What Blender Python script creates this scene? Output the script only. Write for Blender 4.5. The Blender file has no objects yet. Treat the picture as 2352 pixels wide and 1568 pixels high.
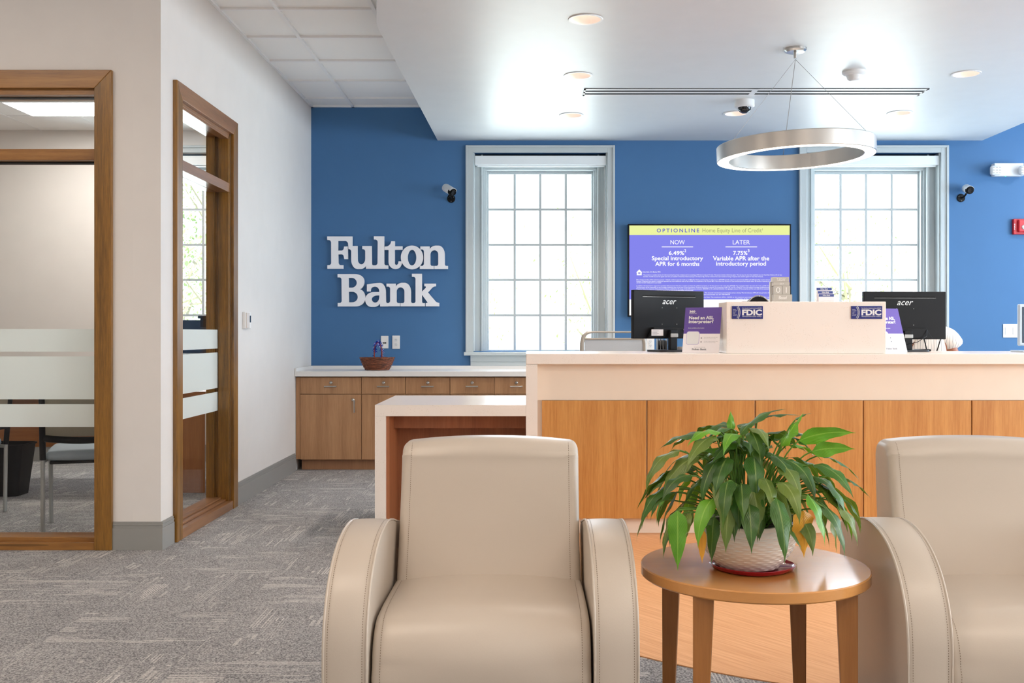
import bpy, bmesh, math, random
from math import sin, cos, pi, radians, sqrt
from mathutils import Vector, Matrix

# ---------------------------------------------------------------- camera
scene = bpy.context.scene
C = scene.collection
FP, CX, CY, HC = 2325.0, 1215.0, 765.0, 1.16      # focal length in px, vanishing point, eye height
cam = bpy.data.cameras.new('camera')
camo = bpy.data.objects.new('camera', cam)
C.objects.link(camo)
camo.location = (0, 0, HC)
camo.rotation_euler = (pi/2, 0, 0)
cam.sensor_width = 36.0
cam.lens = 36.0*FP/2352
cam.shift_x = -(CX-1176)/2352
cam.shift_y = -(784-CY)/2352
cam.clip_start = 0.05
cam.clip_end = 200
scene.camera = camo

# ---------------------------------------------------------------- view, world
scene.view_settings.view_transform = 'Standard'
scene.view_settings.look = 'None'
scene.view_settings.gamma = 1
scene.view_settings.use_curve_mapping = False
scene.view_settings.exposure = 0.0
try:
    scene.cycles.use_denoising = True
    scene.cycles.max_bounces = 10
    scene.cycles.diffuse_bounces = 6
    scene.cycles.transparent_max_bounces = 16
    scene.cycles.sample_clamp_indirect = 6
    scene.cycles.caustics_reflective = False
    scene.cycles.caustics_refractive = False
except Exception:
    pass
world = bpy.data.worlds.new('sky')
scene.world = world
world.use_nodes = True
wn = world.node_tree.nodes
wl = world.node_tree.links
bg = wn['Background']
bg.inputs[0].default_value = (0.86, 0.94, 1.0, 1)
SKY = 1.7
bg.inputs[1].default_value = SKY

# ---------------------------------------------------------------- lights
def area_light(name, loc, rot, sx, sy, power, col):
    l = bpy.data.lights.new(name, 'AREA')
    l.shape = 'RECTANGLE'; l.size = sx; l.size_y = sy
    l.energy = power; l.color = col
    o = bpy.data.objects.new(name, l); C.objects.link(o)
    o.location = loc; o.rotation_euler = rot
    return o
COOL = (0.61, 0.81, 1.0)
WARM = (1.0, 0.83, 0.66)
# daylight entering by the big window in the right wall (outside the frame) and by the three windows of the back wall; the first lamp is added fill
DAY_RIGHT = 225
DAY_BACK = 42
area_light('daylight_and_fill_right', (7.05, 1.6, 1.75), (0, pi/2, 0), 1.7, 3.0, 330, (0.90, 0.95, 1.0))  # added fill at an invented window, brightens the counter fronts
area_light('daylight_and_fill_right', (7.05, 6.6, 1.75), (0, pi/2, 0), 1.7, 3.4, DAY_RIGHT, COOL)
sun = bpy.data.lights.new('sun', 'SUN'); sun.energy = 13.0; sun.angle = radians(1); sun.color = (1, 0.97, 0.92)
suno = bpy.data.objects.new('sun', sun); C.objects.link(suno); suno.rotation_euler = (radians(38), 0, 0)
for i, xw in enumerate((0.1, 3.12, -3.0)):
    area_light('daylight_back', (xw, 9.62, 1.95), (-pi/2, 0, 0), 1.0, 1.6, DAY_BACK, (0.78, 0.89, 1.0))
TROFFER = 13.3      # radiance of the office ceiling panels
DOWNLIGHT = 62.0
RING = 5.0

# ---------------------------------------------------------------- helpers
def srgb(h):
    h = h.lstrip('#')
    out = []
    for i in (0, 2, 4):
        c = int(h[i:i+2], 16)/255
        out.append(c/12.92 if c <= 0.04045 else ((c+0.055)/1.055)**2.4)
    return (out[0], out[1], out[2], 1)

def W(x, y, D):
    return Vector(((x-CX)*D/FP, D, HC-(y-CY)*D/FP))
def WX(x, D): return (x-CX)*D/FP
def WZ(y, D): return HC-(y-CY)*D/FP

def new_mat(name):
    m = bpy.data.materials.new(name)
    m.use_nodes = True
    nt = m.node_tree
    return m, nt, nt.nodes['Principled BSDF']

def plain(name, col, rough=0.5, metal=0.0, spec=0.5, bump=0, bscale=200, coat=0, emit=0):
    m, nt, b = new_mat(name)
    c = srgb(col) if isinstance(col, str) else col
    b.inputs['Base Color'].default_value = c
    b.inputs['Roughness'].default_value = rough
    b.inputs['Metallic'].default_value = metal
    b.inputs['Specular IOR Level'].default_value = spec
    if coat: b.inputs['Coat Weight'].default_value = coat
    if emit:
        b.inputs['Emission Color'].default_value = c
        b.inputs['Emission Strength'].default_value = emit
    # every surface carries a light procedural variation
    tc = nt.nodes.new('ShaderNodeTexCoord')
    n = nt.nodes.new('ShaderNodeTexNoise')
    n.inputs['Scale'].default_value = bscale if bump else 6
    n.inputs['Detail'].default_value = 3
    nt.links.new(tc.outputs['Object'], n.inputs['Vector'])
    if bump:
        bp = nt.nodes.new('ShaderNodeBump')
        bp.inputs['Strength'].default_value = bump
        bp.inputs['Distance'].default_value = 0.002
        nt.links.new(n.outputs['Fac'], bp.inputs['Height'])
        nt.links.new(bp.outputs['Normal'], b.inputs['Normal'])
    elif not emit:
        mx = nt.nodes.new('ShaderNodeMix'); mx.data_type = 'RGBA'
        mx.inputs[6].default_value = c
        mx.inputs[7].default_value = tuple(v*0.93 for v in c[:3])+(1,)
        nt.links.new(n.outputs['Fac'], mx.inputs[0])
        nt.links.new(mx.outputs[2], b.inputs['Base Color'])
    return m

def emissive(name, col, strength):
    m = bpy.data.materials.new(name); m.use_nodes = True
    nt = m.node_tree
    for n in list(nt.nodes): nt.nodes.remove(n)
    e = nt.nodes.new('ShaderNodeEmission'); o = nt.nodes.new('ShaderNodeOutputMaterial')
    e.inputs[0].default_value = srgb(col) if isinstance(col, str) else col
    e.inputs[1].default_value = strength
    nt.links.new(e.outputs[0], o.inputs[0])
    return m

def node_math(nt, op, a, b=None, c=None):
    n = nt.nodes.new('ShaderNodeMath'); n.operation = op
    for i, v in enumerate((a, b, c)):
        if v is None: continue
        if isinstance(v, (int, float)): n.inputs[i].default_value = v
        else: nt.links.new(v, n.inputs[i])
    return n.outputs[0]

def mixcol(nt, fac, a, b):
    mx = nt.nodes.new('ShaderNodeMix'); mx.data_type = 'RGBA'
    if isinstance(fac, (int, float)): mx.inputs[0].default_value = fac
    else: nt.links.new(fac, mx.inputs[0])
    for k, v in ((6, a), (7, b)):
        if isinstance(v, tuple): mx.inputs[k].default_value = v
        else: nt.links.new(v, mx.inputs[k])
    return mx.outputs[2]

def wood(name, light, dark, axis='z', rough=0.4, scale=1.0, contrast=1.0, knots=0.0, coat=0.0, spec=0.5):
    m, nt, b = new_mat(name)
    tc = nt.nodes.new('ShaderNodeTexCoord')
    mp = nt.nodes.new('ShaderNodeMapping')
    s = {'x': (0.6, 13, 13), 'y': (13, 0.6, 13), 'z': (13, 13, 0.6)}[axis]
    mp.inputs['Scale'].default_value = tuple(v*scale for v in s)
    nt.links.new(tc.outputs['Object'], mp.inputs['Vector'])
    oi = nt.nodes.new('ShaderNodeObjectInfo')
    off = nt.nodes.new('ShaderNodeVectorMath'); off.operation = 'ADD'
    cb = nt.nodes.new('ShaderNodeCombineXYZ')
    r = node_math(nt, 'MULTIPLY', oi.outputs['Random'], 37.0)
    for i in range(3): nt.links.new(r, cb.inputs[i])
    nt.links.new(mp.outputs[0], off.inputs[0]); nt.links.new(cb.outputs[0], off.inputs[1])
    n1 = nt.nodes.new('ShaderNodeTexNoise')
    n1.inputs['Scale'].default_value = 1.1; n1.inputs['Detail'].default_value = 6; n1.inputs['Distortion'].default_value = 0.5
    nt.links.new(off.outputs[0], n1.inputs['Vector'])
    n2 = nt.nodes.new('ShaderNodeTexNoise')
    n2.inputs['Scale'].default_value = 9; n2.inputs['Detail'].default_value = 9; n2.inputs['Roughness'].default_value = 0.75
    nt.links.new(off.outputs[0], n2.inputs['Vector'])
    f = node_math(nt, 'ADD', node_math(nt, 'MULTIPLY', n1.outputs['Fac'], 0.45), node_math(nt, 'MULTIPLY', n2.outputs['Fac'], 0.55))
    f = node_math(nt, 'MULTIPLY_ADD', f, 3.2*contrast, 0.5-1.6*contrast)
    cl = nt.nodes.new('ShaderNodeClamp'); nt.links.new(f, cl.inputs[0])
    col = mixcol(nt, cl.outputs[0], srgb(light), srgb(dark))
    if knots:
        vo = nt.nodes.new('ShaderNodeTexVoronoi'); vo.inputs['Scale'].default_value = 0.55
        nt.links.new(off.outputs[0], vo.inputs['Vector'])
        k = node_math(nt, 'LESS_THAN', vo.outputs['Distance'], 0.07)
        k2 = node_math(nt, 'MULTIPLY', k, knots)
        col = mixcol(nt, k2, col, tuple(v*0.35 for v in srgb(dark)[:3])+(1,))
    nt.links.new(col, b.inputs['Base Color'])
    b.inputs['Roughness'].default_value = rough
    b.inputs['Specular IOR Level'].default_value = spec
    if coat:
        b.inputs['Coat Weight'].default_value = coat
        b.inputs['Coat Roughness'].default_value = 0.12
    bp = nt.nodes.new('ShaderNodeBump'); bp.inputs['Strength'].default_value = 0.12; bp.inputs['Distance'].default_value = 0.002
    nt.links.new(n2.outputs['Fac'], bp.inputs['Height'])
    nt.links.new(bp.outputs['Normal'], b.inputs['Normal'])
    return m

def speckle(name, base, dots, rough=0.3, amt=0.5, scale=90):
    m, nt, b = new_mat(name)
    tc = nt.nodes.new('ShaderNodeTexCoord')
    v = nt.nodes.new('ShaderNodeTexVoronoi'); v.inputs['Scale'].default_value = scale
    nt.links.new(tc.outputs['Object'], v.inputs['Vector'])
    n = nt.nodes.new('ShaderNodeTexNoise'); n.inputs['Scale'].default_value = 14; n.inputs['Detail'].default_value = 4
    nt.links.new(tc.outputs['Object'], n.inputs['Vector'])
    k = node_math(nt, 'LESS_THAN', v.outputs['Distance'], 0.22)
    k = node_math(nt, 'MULTIPLY', k, node_math(nt, 'GREATER_THAN', n.outputs['Fac'], 0.54))
    col = mixcol(nt, node_math(nt, 'MULTIPLY', k, amt), srgb(base), srgb(dots))
    nt.links.new(col, b.inputs['Base Color'])
    b.inputs['Roughness'].default_value = rough
    return m

def clear_glass(name, tint='ffffff', refl=0.5):
    m = bpy.data.materials.new(name); m.use_nodes = True
    nt = m.node_tree
    for n in list(nt.nodes): nt.nodes.remove(n)
    t = nt.nodes.new('ShaderNodeBsdfTransparent'); t.inputs[0].default_value = srgb(tint)
    g = nt.nodes.new('ShaderNodeBsdfGlossy'); g.inputs['Roughness'].default_value = 0.02
    fr = nt.nodes.new('ShaderNodeFresnel'); ge = nt.nodes.new('ShaderNodeNewGeometry')
    nt.links.new(node_math(nt, 'MULTIPLY_ADD', ge.outputs['Backfacing'], 1/1.45-1.45, 1.45), fr.inputs['IOR'])
    f = node_math(nt, 'MULTIPLY', fr.outputs[0], refl)
    mx = nt.nodes.new('ShaderNodeMixShader'); o = nt.nodes.new('ShaderNodeOutputMaterial')
    nt.links.new(f, mx.inputs[0]); nt.links.new(t.outputs[0], mx.inputs[1]); nt.links.new(g.outputs[0], mx.inputs[2])
    nt.links.new(mx.outputs[0], o.inputs[0])
    return m

def frosted(name):
    m = bpy.data.materials.new(name); m.use_nodes = True
    nt = m.node_tree
    for n in list(nt.nodes): nt.nodes.remove(n)
    d = nt.nodes.new('ShaderNodeBsdfDiffuse'); d.inputs[0].default_value = (0.86, 0.9, 0.88, 1)
    tl = nt.nodes.new('ShaderNodeBsdfTranslucent'); tl.inputs[0].default_value = (0.9, 0.94, 0.92, 1)
    t = nt.nodes.new('ShaderNodeBsdfTransparent')
    a = nt.nodes.new('ShaderNodeMixShader'); a.inputs[0].default_value = 0.4
    c = nt.nodes.new('ShaderNodeMixShader'); c.inputs[0].default_value = 0.06
    o = nt.nodes.new('ShaderNodeOutputMaterial')
    nt.links.new(d.outputs[0], a.inputs[1]); nt.links.new(tl.outputs[0], a.inputs[2])
    nt.links.new(a.outputs[0], c.inputs[1]); nt.links.new(t.outputs[0], c.inputs[2])
    nt.links.new(c.outputs[0], o.inputs[0])
    return m

# ---- geometry collector
class G:
    def __init__(s): s.v = []; s.f = []
    def add(s, vs, fs):
        b = len(s.v); s.v += [Vector(v) for v in vs]; s.f += [tuple(i+b for i in f) for f in fs]; return s
    def box(s, x0, x1, y0, y1, z0, z1):
        if x0 > x1: x0, x1 = x1, x0
        if y0 > y1: y0, y1 = y1, y0
        if z0 > z1: z0, z1 = z1, z0
        vs = [(x, y, z) for z in (z0, z1) for y in (y0, y1) for x in (x0, x1)]
        return s.add(vs, [(0, 2, 3, 1), (4, 5, 7, 6), (0, 1, 5, 4), (2, 6, 7, 3), (0, 4, 6, 2), (1, 3, 7, 5)])
    def cbox(s, cx, cy, cz, sx, sy, sz):
        return s.box(cx-sx/2, cx+sx/2, cy-sy/2, cy+sy/2, cz-sz/2, cz+sz/2)
    def prism(s, poly, a0, a1, axis='x'):
        # poly: list of 2D pts; extruded along axis
        def P(p, a):
            return {'x': (a, p[0], p[1]), 'y': (p[0], a, p[1]), 'z': (p[0], p[1], a)}[axis]
        n = len(poly)
        vs = [P(p, a0) for p in poly]+[P(p, a1) for p in poly]
        fs = [tuple(range(n-1, -1, -1)), tuple(range(n, 2*n))]+[(i, (i+1) % n, n+(i+1) % n, n+i) for i in range(n)]
        return s.add(vs, fs)
    def tube(s, path, r, n=8, caps=True, radii=None):
        path = [Vector(p) for p in path]
        m = len(path); vs = []; fs = []
        up = None
        for i, p in enumerate(path):
            t = (path[min(i+1, m-1)]-path[max(i-1, 0)])
            if t.length < 1e-9: t = Vector((0, 0, 1))
            t.normalize()
            if up is None:
                up = Vector((0, 0, 1)) if abs(t.z) < 0.9 else Vector((1, 0, 0))
            a = t.cross(up)
            if a.length < 1e-6: a = t.cross(Vector((1, 0, 0)))
            a.normalize(); b = a.cross(t).normalized(); up = b
            rr = radii[i] if radii else r
            for k in range(n):
                q = 2*pi*k/n
                vs.append(p+a*cos(q)*rr+b*sin(q)*rr)
        for i in range(m-1):
            for k in range(n):
                fs.append((i*n+k, i*n+(k+1) % n, (i+1)*n+(k+1) % n, (i+1)*n+k))
        if caps:
            fs.append(tuple(range(n-1, -1, -1))); fs.append(tuple(range((m-1)*n, m*n)))
        return s.add(vs, fs)
    def lathe(s, prof, c=(0, 0, 0), n=32, close=False, axis='z'):
        vs = []; fs = []
        for (r, z) in prof:
            for k in range(n):
                q = 2*pi*k/n
                p = (r*cos(q), r*sin(q), z)
                if axis == 'y': p = (r*cos(q), z, r*sin(q))
                if axis == 'x': p = (z, r*cos(q), r*sin(q))
                vs.append((p[0]+c[0], p[1]+c[1], p[2]+c[2]))
        m = len(prof)
        for i in range(m-1+(1 if close else 0)):
            j = (i+1) % m
            for k in range(n):
                fs.append((i*n+k, i*n+(k+1) % n, j*n+(k+1) % n, j*n+k))
        if not close:
            if prof[0][0] > 1e-6: fs.append(tuple(range(n-1, -1, -1)))
            if prof[-1][0] > 1e-6: fs.append(tuple(range((m-1)*n, m*n)))
        return s.add(vs, fs)
    def ball(s, c, r, n=16, m=10, sc=(1, 1, 1)):
        prof = [(r*sin(pi*i/m), -r*cos(pi*i/m)) for i in range(m+1)]
        b = len(s.v)
        s.lathe([(max(p[0], 1e-5), p[1]) for p in prof], (0, 0, 0), n)
        for i in range(b, len(s.v)):
            v = s.v[i]; s.v[i] = Vector((v.x*sc[0]+c[0], v.y*sc[1]+c[1], v.z*sc[2]+c[2]))
        return s
    def merge(s, o): return s.add(o.v, o.f)
    def xf(s, M, start=0):
        for i in range(start, len(s.v)): s.v[i] = M @ s.v[i]
        return s

ROOT = {}   # world origin of parents built unrotated
def link(name, mesh, mats, parent, origin, bevel=0, smooth=None, bseg=2):
    o = bpy.data.objects.new(name, mesh); C.objects.link(o)
    for m in (mats if isinstance(mats, (list, tuple)) else [mats]): mesh.materials.append(m)
    if parent is not None:
        o.parent = parent; o.location = origin-ROOT[parent.name]
    else:
        o.location = origin
    ROOT[o.name] = origin.copy()
    if bevel:
        bm = o.modifiers.new('bevel', 'BEVEL'); bm.width = bevel; bm.segments = bseg; bm.limit_method = 'ANGLE'; bm.angle_limit = radians(40)
        bm.harden_normals = False
    return o

def build(name, g, mat, parent=None, bevel=0, smooth=None, bseg=2, origin=None, fix=True):
    """make ONE mesh object; coordinates in g are world metres"""
    vs = g.v
    lo = Vector((min(v.x for v in vs), min(v.y for v in vs), min(v.z for v in vs)))
    hi = Vector((max(v.x for v in vs), max(v.y for v in vs), max(v.z for v in vs)))
    if origin is None: origin = Vector(((lo.x+hi.x)/2, (lo.y+hi.y)/2, lo.z))
    origin = Vector(origin)
    me = bpy.data.meshes.new(name)
    me.from_pydata([tuple(v-origin) for v in vs], [], g.f)
    me.update()
    if fix:
        bm = bmesh.new(); bm.from_mesh(me)
        bmesh.ops.recalc_face_normals(bm, faces=bm.faces)
        bm.to_mesh(me); bm.free()
    if smooth is not None:
        for p in me.polygons: p.use_smooth = True
        try: me.set_sharp_from_angle(angle=radians(smooth))
        except Exception: pass
    return link(name, me, mat, parent, origin, bevel, bseg=bseg)

def thing(name, label, cat, loc, group=None, parent=None, kind=None):
    o = bpy.data.objects.new(name, None); C.objects.link(o)
    o.empty_display_size = 0.1
    o.location = loc; ROOT[o.name] = Vector(loc)
    if label: o['label'] = label
    if cat: o['category'] = cat
    if group: o['group'] = group
    if kind: o['kind'] = kind
    return o

def tag(o, label, cat, group=None, kind=None):
    o['label'] = label; o['category'] = cat
    if group: o['group'] = group
    if kind: o['kind'] = kind
    return o

def struct(o):
    o['kind'] = 'structure'; return o

def dup(root, loc, rotz=None, label=None, group=None):
    r = root.copy(); C.objects.link(r); r.location = loc
    if rotz is not None: r.rotation_euler = (0, 0, rotz)
    if label: r['label'] = label
    if group: r['group'] = group
    for ch in list(root.children):
        c = ch.copy(); C.objects.link(c); c.parent = r
        for g in list(ch.children):
            d = g.copy(); C.objects.link(d); d.parent = c
    return r

# ---- writing
def text_g(body, x0, x1, z0, z1, y, bold=0.0, shear=0.0, depth=0.0015, space=1.0, align='CENTER'):
    """text fitted to the rectangle x0..x1, z0..z1 standing in the plane y (facing -Y)"""
    cu = bpy.data.curves.new('t', 'FONT')
    cu.body = body; cu.size = 1; cu.align_x = align; cu.offset = bold; cu.shear = shear
    cu.space_character = space; cu.resolution_u = 3; cu.extrude = 0.0
    o = bpy.data.objects.new('t', cu); C.objects.link(o)
    bpy.context.view_layer.update()
    me = bpy.data.meshes.new_from_object(o)
    vs = [v.co.copy() for v in me.vertices]; fs = [tuple(p.vertices) for p in me.polygons]
    bpy.data.objects.remove(o); bpy.data.meshes.remove(me); bpy.data.curves.remove(cu)
    g = G()
    if not vs: return g
    ax = min(v.x for v in vs); bx = max(v.x for v in vs); ay = min(v.y for v in vs); by = max(v.y for v in vs)
    sx = (x1-x0)/max(bx-ax, 1e-6); sy = (z1-z0)/max(by-ay, 1e-6)
    g.add([(x0+(v.x-ax)*sx, y, z0+(v.y-ay)*sy) for v in vs], fs)
    return g

def fillet(pts):
    out = []
    n = len(pts)
    for i, p in enumerate(pts):
        if len(p) < 3 or p[2] <= 0: out.append((p[0], p[1])); continue
        P = Vector((p[0], p[1])); A = Vector(pts[i-1][:2]); B = Vector(pts[(i+1) % n][:2])
        la = (A-P).length; lb = (B-P).length
        fa = 1.0 if len(pts[i-1]) < 3 else 0.5
        fb = 1.0 if len(pts[(i+1) % n]) < 3 else 0.5
        ra = min(p[2], la*fa); rb = min(p[2], lb*fb)
        a = P+(A-P).normalized()*ra; b = P+(B-P).normalized()*rb
        for k in range(9):
            t = k/8
            # conic blend close to a quarter ellipse
            w = 0.7071
            d = (1-t)**2+2*w*t*(1-t)+t*t
            q = (a*(1-t)**2+P*2*w*t*(1-t)+b*t*t)/d
            out.append((q.x, q.y))
    return out

def ell(cx, cy, rx, ry, n=48):
    return [(cx+rx*cos(2*pi*k/n), cy+ry*sin(2*pi*k/n)) for k in range(n)]

def flat_shape(loops, depth, bevel=0.0):
    """filled outline with holes -> (verts, faces) in the XY plane, thickness depth in Z"""
    cu = bpy.data.curves.new('s', 'CURVE'); cu.dimensions = '2D'; cu.fill_mode = 'BOTH'
    for lp in loops:
        sp = cu.splines.new('POLY'); sp.points.add(len(lp)-1)
        for i, p in enumerate(lp): sp.points[i].co = (p[0], p[1], 0, 1)
        sp.use_cyclic_u = True
    cu.extrude = depth/2
    o = bpy.data.objects.new('s', cu); C.objects.link(o)
    bpy.context.view_layer.update()
    me = bpy.data.meshes.new_from_object(o)
    vs = [v.co.copy() for v in me.vertices]; fs = [tuple(p.vertices) for p in me.polygons]
    bpy.data.objects.remove(o); bpy.data.meshes.remove(me); bpy.data.curves.remove(cu)
    return vs, fs

# letter outlines of the sign, measured in photo pixels
K = 15.68
def tr(pts, ox, oy, dx=0, dy=0):
    return [((p[0]+dx)/K+ox, (p[1]+dy)/K+oy)+((p[2]/K,) if len(p) > 2 else ()) for p in pts]
NN = [(1265, 485), (1600, 485), (1600, 580), (1700, 455, 120), (2145, 455, 330), (2145, 1185, 60), (2260, 1185), (2260, 1300), (1770, 1300), (1770, 1185), (1910, 1185, 70), (1910, 620, 150), (1625, 620, 150), (1625, 1185, 70), (1750, 1185), (1750, 1300), (1245, 1300), (1245, 1185), (1395, 1185, 80), (1395, 590, 80), (1265, 590)]
LETTERS = [
 ('F', 0, [tr([(110, 125), (1015, 125), (1015, 580), (870, 580), (860, 288, 110), (500, 288), (500, 635), (690, 635, 70), (718, 487), (848, 487), (858, 940), (722, 940), (695, 770, 70), (505, 770), (515, 1160, 90), (690, 1160), (690, 1290), (115, 1290), (115, 1160), (255, 1160, 90), (250, 250, 100), (110, 250)], 745, 535)]),
 ('u', 0, [tr([(870, 470), (1200, 470), (1205, 1128, 170), (1478, 1128, 200), (1478, 580, 90), (1370, 580), (1370, 470), (1712, 470), (1718, 1165, 60), (1860, 1165), (1860, 1290), (1505, 1290), (1505, 1180), (1430, 1300, 120), (975, 1300, 330), (975, 580, 90), (870, 580)], 745, 535)]),
 ('l', 0, [tr([(1790, 120), (2160, 120), (2162, 1165, 70), (2305, 1165), (2305, 1290), (1800, 1290), (1800, 1165), (1920, 1165, 90), (1928, 235, 100), (1790, 235)], 745, 535)]),
 ('t', 0, [tr([(-30, 490), (185, 480, 150), (215, 300), (348, 300), (348, 480), (625, 480), (625, 605), (345, 605), (345, 1150, 60), (465, 1150, 80), (480, 1020), (600, 1020), (610, 1300, 250), (120, 1300, 260), (125, 610), (-30, 610)], 885, 535)]),
 ('o', 0, [tr(ell(965, 880, 402, 428), 885, 535), tr(ell(965, 888, 155, 282), 885, 535)]),
 ('n', 0, [tr(NN, 885, 535)]),
 ('B', 1, [tr([(170, 145), (1130, 145, 330), (1130, 640, 200), (970, 690), (1165, 740, 240), (1165, 1310, 350), (175, 1310), (175, 1185), (320, 1185, 80), (310, 265, 80), (170, 265)], 765, 620), tr([(565, 285), (860, 285, 180), (860, 635, 180), (570, 635)], 765, 620), tr([(570, 785), (895, 785, 190), (895, 1160, 190), (575, 1160)], 765, 620)]),
 ('a', 1, [tr([(1225, 520), (1520, 465, 200), (1900, 465, 320), (1910, 1190, 60), (1990, 1190), (1990, 1310), (1700, 1310), (1695, 1200), (1620, 1330, 140), (1160, 1330, 280), (1160, 800, 300), (1670, 790), (1670, 600, 160), (1370, 600, 120), (1360, 772), (1225, 772)], 765, 620), tr([(1670, 915), (1400, 915, 200), (1390, 1170, 130), (1670, 1170, 200)], 765, 620)]),
 ('n', 1, [tr(NN, 875, 620, -1060, 5)]),
 ('k', 1, [tr([(1120, 135), (1480, 135), (1480, 780), (1630, 625, 20), (1610, 585), (1565, 585), (1565, 490), (1985, 490), (1985, 585), (1880, 600, 60), (1695, 805), (1985, 1150, 40), (2100, 1185), (2100, 1305), (1615, 1305), (1615, 1190), (1690, 1175), (1480, 890), (1480, 1190, 50), (1585, 1190), (1585, 1305), (1100, 1305), (1100, 1190), (1250, 1190, 70), (1250, 245, 80), (1120, 245)], 875, 620)]),
]
def letter_shape(loops, depth):
    return flat_shape([fillet(l) for l in loops], depth)

def little_bank_words(x0, x1, z0, z1, y):
    """the same two words set on one line, flat, fitted to a rectangle"""
    g = G()
    for ch, row, loops in LETTERS:
        vs, fs = letter_shape(loops, 0)
        dx, dy = (0, 0) if row == 0 else (280, -85)
        g.add([(v.x+dx, -(v.y+dy), 0) for v in vs], fs)
    ax = min(v.x for v in g.v); bx = max(v.x for v in g.v); ay = min(v.y for v in g.v); by = max(v.y for v in g.v)
    for i, v in enumerate(g.v):
        g.v[i] = Vector((x0+(v.x-ax)/(bx-ax)*(x1-x0), y, z0+(v.y-ay)/(by-ay)*(z1-z0)))
    return g
# ---------------------------------------------------------------- materials
M_wall = plain('paint_warm_white', 'e2ddd8', 0.7, spec=0.3)
M_blue = plain('paint_blue', '44719f', 0.6, spec=0.35)
M_soffit = plain('ceiling_satin_paint', 'd9dcdd', 0.42, spec=0.35)
M_base = plain('baseboard_grey', '93928e', 0.5)
M_white = plain('white_plastic', 'e2e2e2', 0.4)
M_trimw = plain('window_trim_paint', 'bcc4c6', 0.45)
M_black = plain('black_plastic', '09080a', 0.5, bump=0.2, bscale=900, spec=0.22)
M_dark = plain('dark_metal', '25272b', 0.4, metal=0.4)
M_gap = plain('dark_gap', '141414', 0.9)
M_chrome = plain('brushed_nickel', 'c8c6c2', 0.28, metal=1.0)
M_steel = plain('grey_frame_metal', '9a9894', 0.35, metal=0.7)
M_frame = wood('alder_frame_wood', '9a6b26', '50340d', 'z', rough=0.35, scale=1.3, contrast=1.1, knots=0.5, coat=0.3)
M_framex = wood('alder_frame_wood_rail', 'ab783c', '70461a', 'x', rough=0.35, scale=1.3, contrast=0.8, knots=0.5, coat=0.3)
M_framey = wood('alder_frame_wood_sill', 'a57650', '6e4a2c', 'y', rough=0.35, scale=1.3, contrast=0.8, coat=0.3)
M_panel = wood('oak_panel', 'd49c56', 'a96a2c', 'z', rough=0.42, contrast=0.9)
M_cab = wood('walnut_laminate', 'c89a70', '9a6d48', 'z', rough=0.45, scale=1.2, contrast=0.8)
M_cabx = wood('walnut_laminate_rail', 'c4936c', '96684a', 'z', rough=0.45, scale=1.2, contrast=0.7)
M_quartz = speckle('quartz_warm_white', 'ece2d8', 'cdbcaa', 0.22, 0.5, 150)
M_quartzb = speckle('quartz_white', 'eae8e5', 'cfcac4', 0.2, 0.35, 150)
M_glass = clear_glass('window_glass')
M_frost = frosted('frosted_film')
M_tile = plain('ceiling_tile', 'f1f0ee', 0.9, bump=0.35, bscale=160)
M_tee = plain('ceiling_tee', 'f0f0f0', 0.5)
M_plate = plain('outlet_plastic', 'ece9e6', 0.4)
M_light = emissive('lamp_white', 'ffecd9', TROFFER)
M_navy = plain('navy_enamel', '0d1a72', 0.4)
M_letter = plain('white_acrylic', 'f3f3f7', 0.4)

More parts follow.
